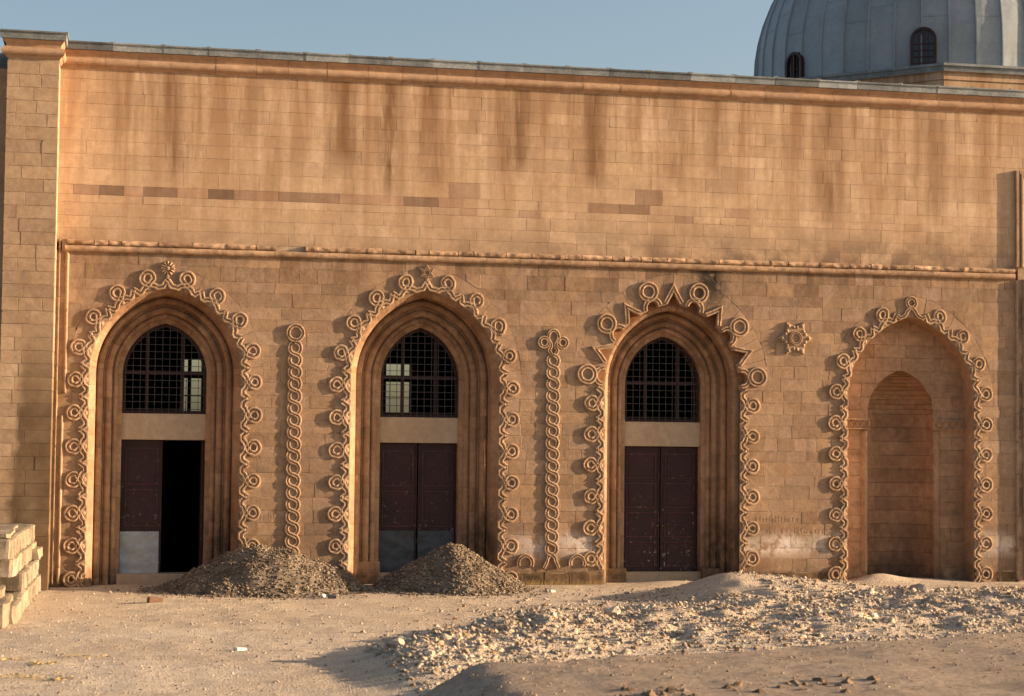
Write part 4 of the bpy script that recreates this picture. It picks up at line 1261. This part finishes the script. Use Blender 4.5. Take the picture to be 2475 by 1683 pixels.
xe = lambda y: -.14-(.02)*(-.8-y)
y = -.76
for (z0, z1, ends, off) in ((0,.34,-6.3,.0),(.345,.66,-5.4,-.02),(.665,.97,-6.6,-.10),(.975,1.31,-6.9,-.13)):
    y = -.76
    while y > ends:
        L_ = rng.uniform(.55,.95); 
        if off < -.05 and y > -2.2 and z0 > .6: pass
        blk(-1.5, xe(y)+off+rng.uniform(-.012,.012), max(y-L_, ends)+.005, y-.005, z0, z1-rng.uniform(0,.012)); y -= L_
blk(-.42, -.12, -1.9, -.78, .668, .86); blk(-1.6, -.34, -8.3, -6.45, 0, .40); blk(-1.55, -.46, -7.6, -6.5, .405, .55, (1.0,.98,.95)); blk(-1.5,-.22,-7.6,-6.35,0,.30)
blk(-1.45, -.42, -6.4, -4.4, 1.315, 1.38, (1.05,1.05,1.02)); blk(-1.45, -.50, -4.3, -2.4, 1.315, 1.36, (1.05,1.05,1.02))

# ---- litter
def lump(name, x, y, s, mat, label, cat, sc=(1,1,1), tint=(1,1,1), lib=CH, k=0):
    V, F = lib[k]; V = [(v.x*s*sc[0], v.y*s*sc[1], v.z*s*sc[2]) for v in V]
    o = obj(name, V, F, mat, None, tint=tint); o.location = (x, y, gz(x,y)+s*sc[2]*.45); tag(o, label, cat); return o
def brickbit(name, x, y, dims, rot, mat, label, cat, tint=(1,1,1)):
    a, b_, c = dims; V, F = bevel_box(-a/2, a/2, -b_/2, b_/2, 0, c, .012, .008)
    o = obj(name, V, F, mat, None, tint=tint); o.location = (x, y, gz(x,y)-.008); o.rotation_euler = (.05, .06, rot); tag(o, label, cat); return o
brickbit('broken_brick', 2.0, -3.8, (.27,.13,.10), .3, 'clay', 'reddish broken brick lying on the ground before the first portal', 'brick')
brickbit('dark_block', 5.3, -3.0, (.17,.10,.08), -.1, 'roof_lead', 'small dark block on the ground in front of the left gravel heap', 'block', (.5,.5,.5))
lump('white_stone', 5.15, -2.75, .07, 'paper', 'white stone at the foot of the left gravel heap', 'stone', k=2)
brickbit('paper_scrap', 3.05, -11.6, (.17,.09,.05), .5, 'paper', 'white scrap lying alone on the open ground', 'litter')
brickbit('paper_scrap', 9.8, -2.0, (.12,.07,.05), .2, 'paper', 'whitish scrap at the wall foot between the second and third portals', 'litter')
b = MB()
for i, (x, y) in enumerate(((-.1,-12.6),(.35,-13.2),(.9,-12.3),(.2,-14.3),(.6,-14.6))):
    for k in range(26):
        a = rng.uniform(0, 2*pi); L_ = rng.uniform(.05,.16); px, py = x+rng.gauss(0,.16), y+rng.gauss(0,.10); z = gz(px,py)+rng.uniform(.004,.02)
        ux, uy = cos(a)*L_/2, sin(a)*L_/2; vx, vy = -sin(a)*.006, cos(a)*.006; dz = rng.uniform(-.01,.02)
        b.add([(px-ux-vx,py-uy-vy,z),(px+ux-vx,py+uy-vy,z+dz),(px+ux+vx,py+uy+vy,z+dz),(px-ux+vx,py-uy+vy,z),(px,py,z+.012)], [(0,1,4),(1,2,4),(2,3,4),(3,0,4),(3,2,1,0)], rt_tint(.8,1.4,.1))
tag(b.build('dry_straw', 'straw'), 'dry yellowish straw scattered over the ground at the lower left', 'straw', kind='stuff')
# dry grass along the foot of the wall
b = MB()
for i in range(420):
    x = rng.uniform(9.2, 11.4) if rng.random() < .75 else rng.uniform(14.5,16.6); y = -rng.uniform(.03,.22); h = rng.uniform(.05,.16); dx = rng.uniform(-.05,.05); z = gz(x,y)-.005
    b.add([(x-.005,y,z),(x+.005,y,z),(x+dx,y-rng.uniform(0,.04),z+h)], [(0,1,2)], rt_tint(.7,1.3,.1))
tag(b.build('dry_grass', 'straw'), 'dry grass along the foot of the wall', 'grass', kind='stuff')
# a thin bare twig arching over the rubble
def tube(pts, r0, r1, name, mat):
    V = []; n = len(pts); m_ = 5
    for i, p in enumerate(pts):
        d = (Vector(pts[min(n-1,i+1)])-Vector(pts[max(0,i-1)])).normalized(); a = d.orthogonal().normalized(); c = d.cross(a); r = r0+(r1-r0)*i/(n-1)
        V += [tuple(Vector(p)+(a*cos(2*pi*k/m_)+c*sin(2*pi*k/m_))*r) for k in range(m_)]
    F = [(i*m_+k, i*m_+(k+1)%m_, (i+1)*m_+(k+1)%m_, (i+1)*m_+k) for i in range(n-1) for k in range(m_)]
    return obj(name, V, F, mat, None, True)
tp = catmull([(12.6,-7.4,gz(12.6,-7.4)+.02),(13.5,-7.4,.34),(14.1,-7.2,.62),(14.25,-7.1,.95),(14.0,-7.0,1.25),(13.7,-7.0,1.40)], 6)
tag(tube(tp, .008, .004, 'bare_twig', 'twig'), 'thin bare twig arching up out of the rubble', 'twig')
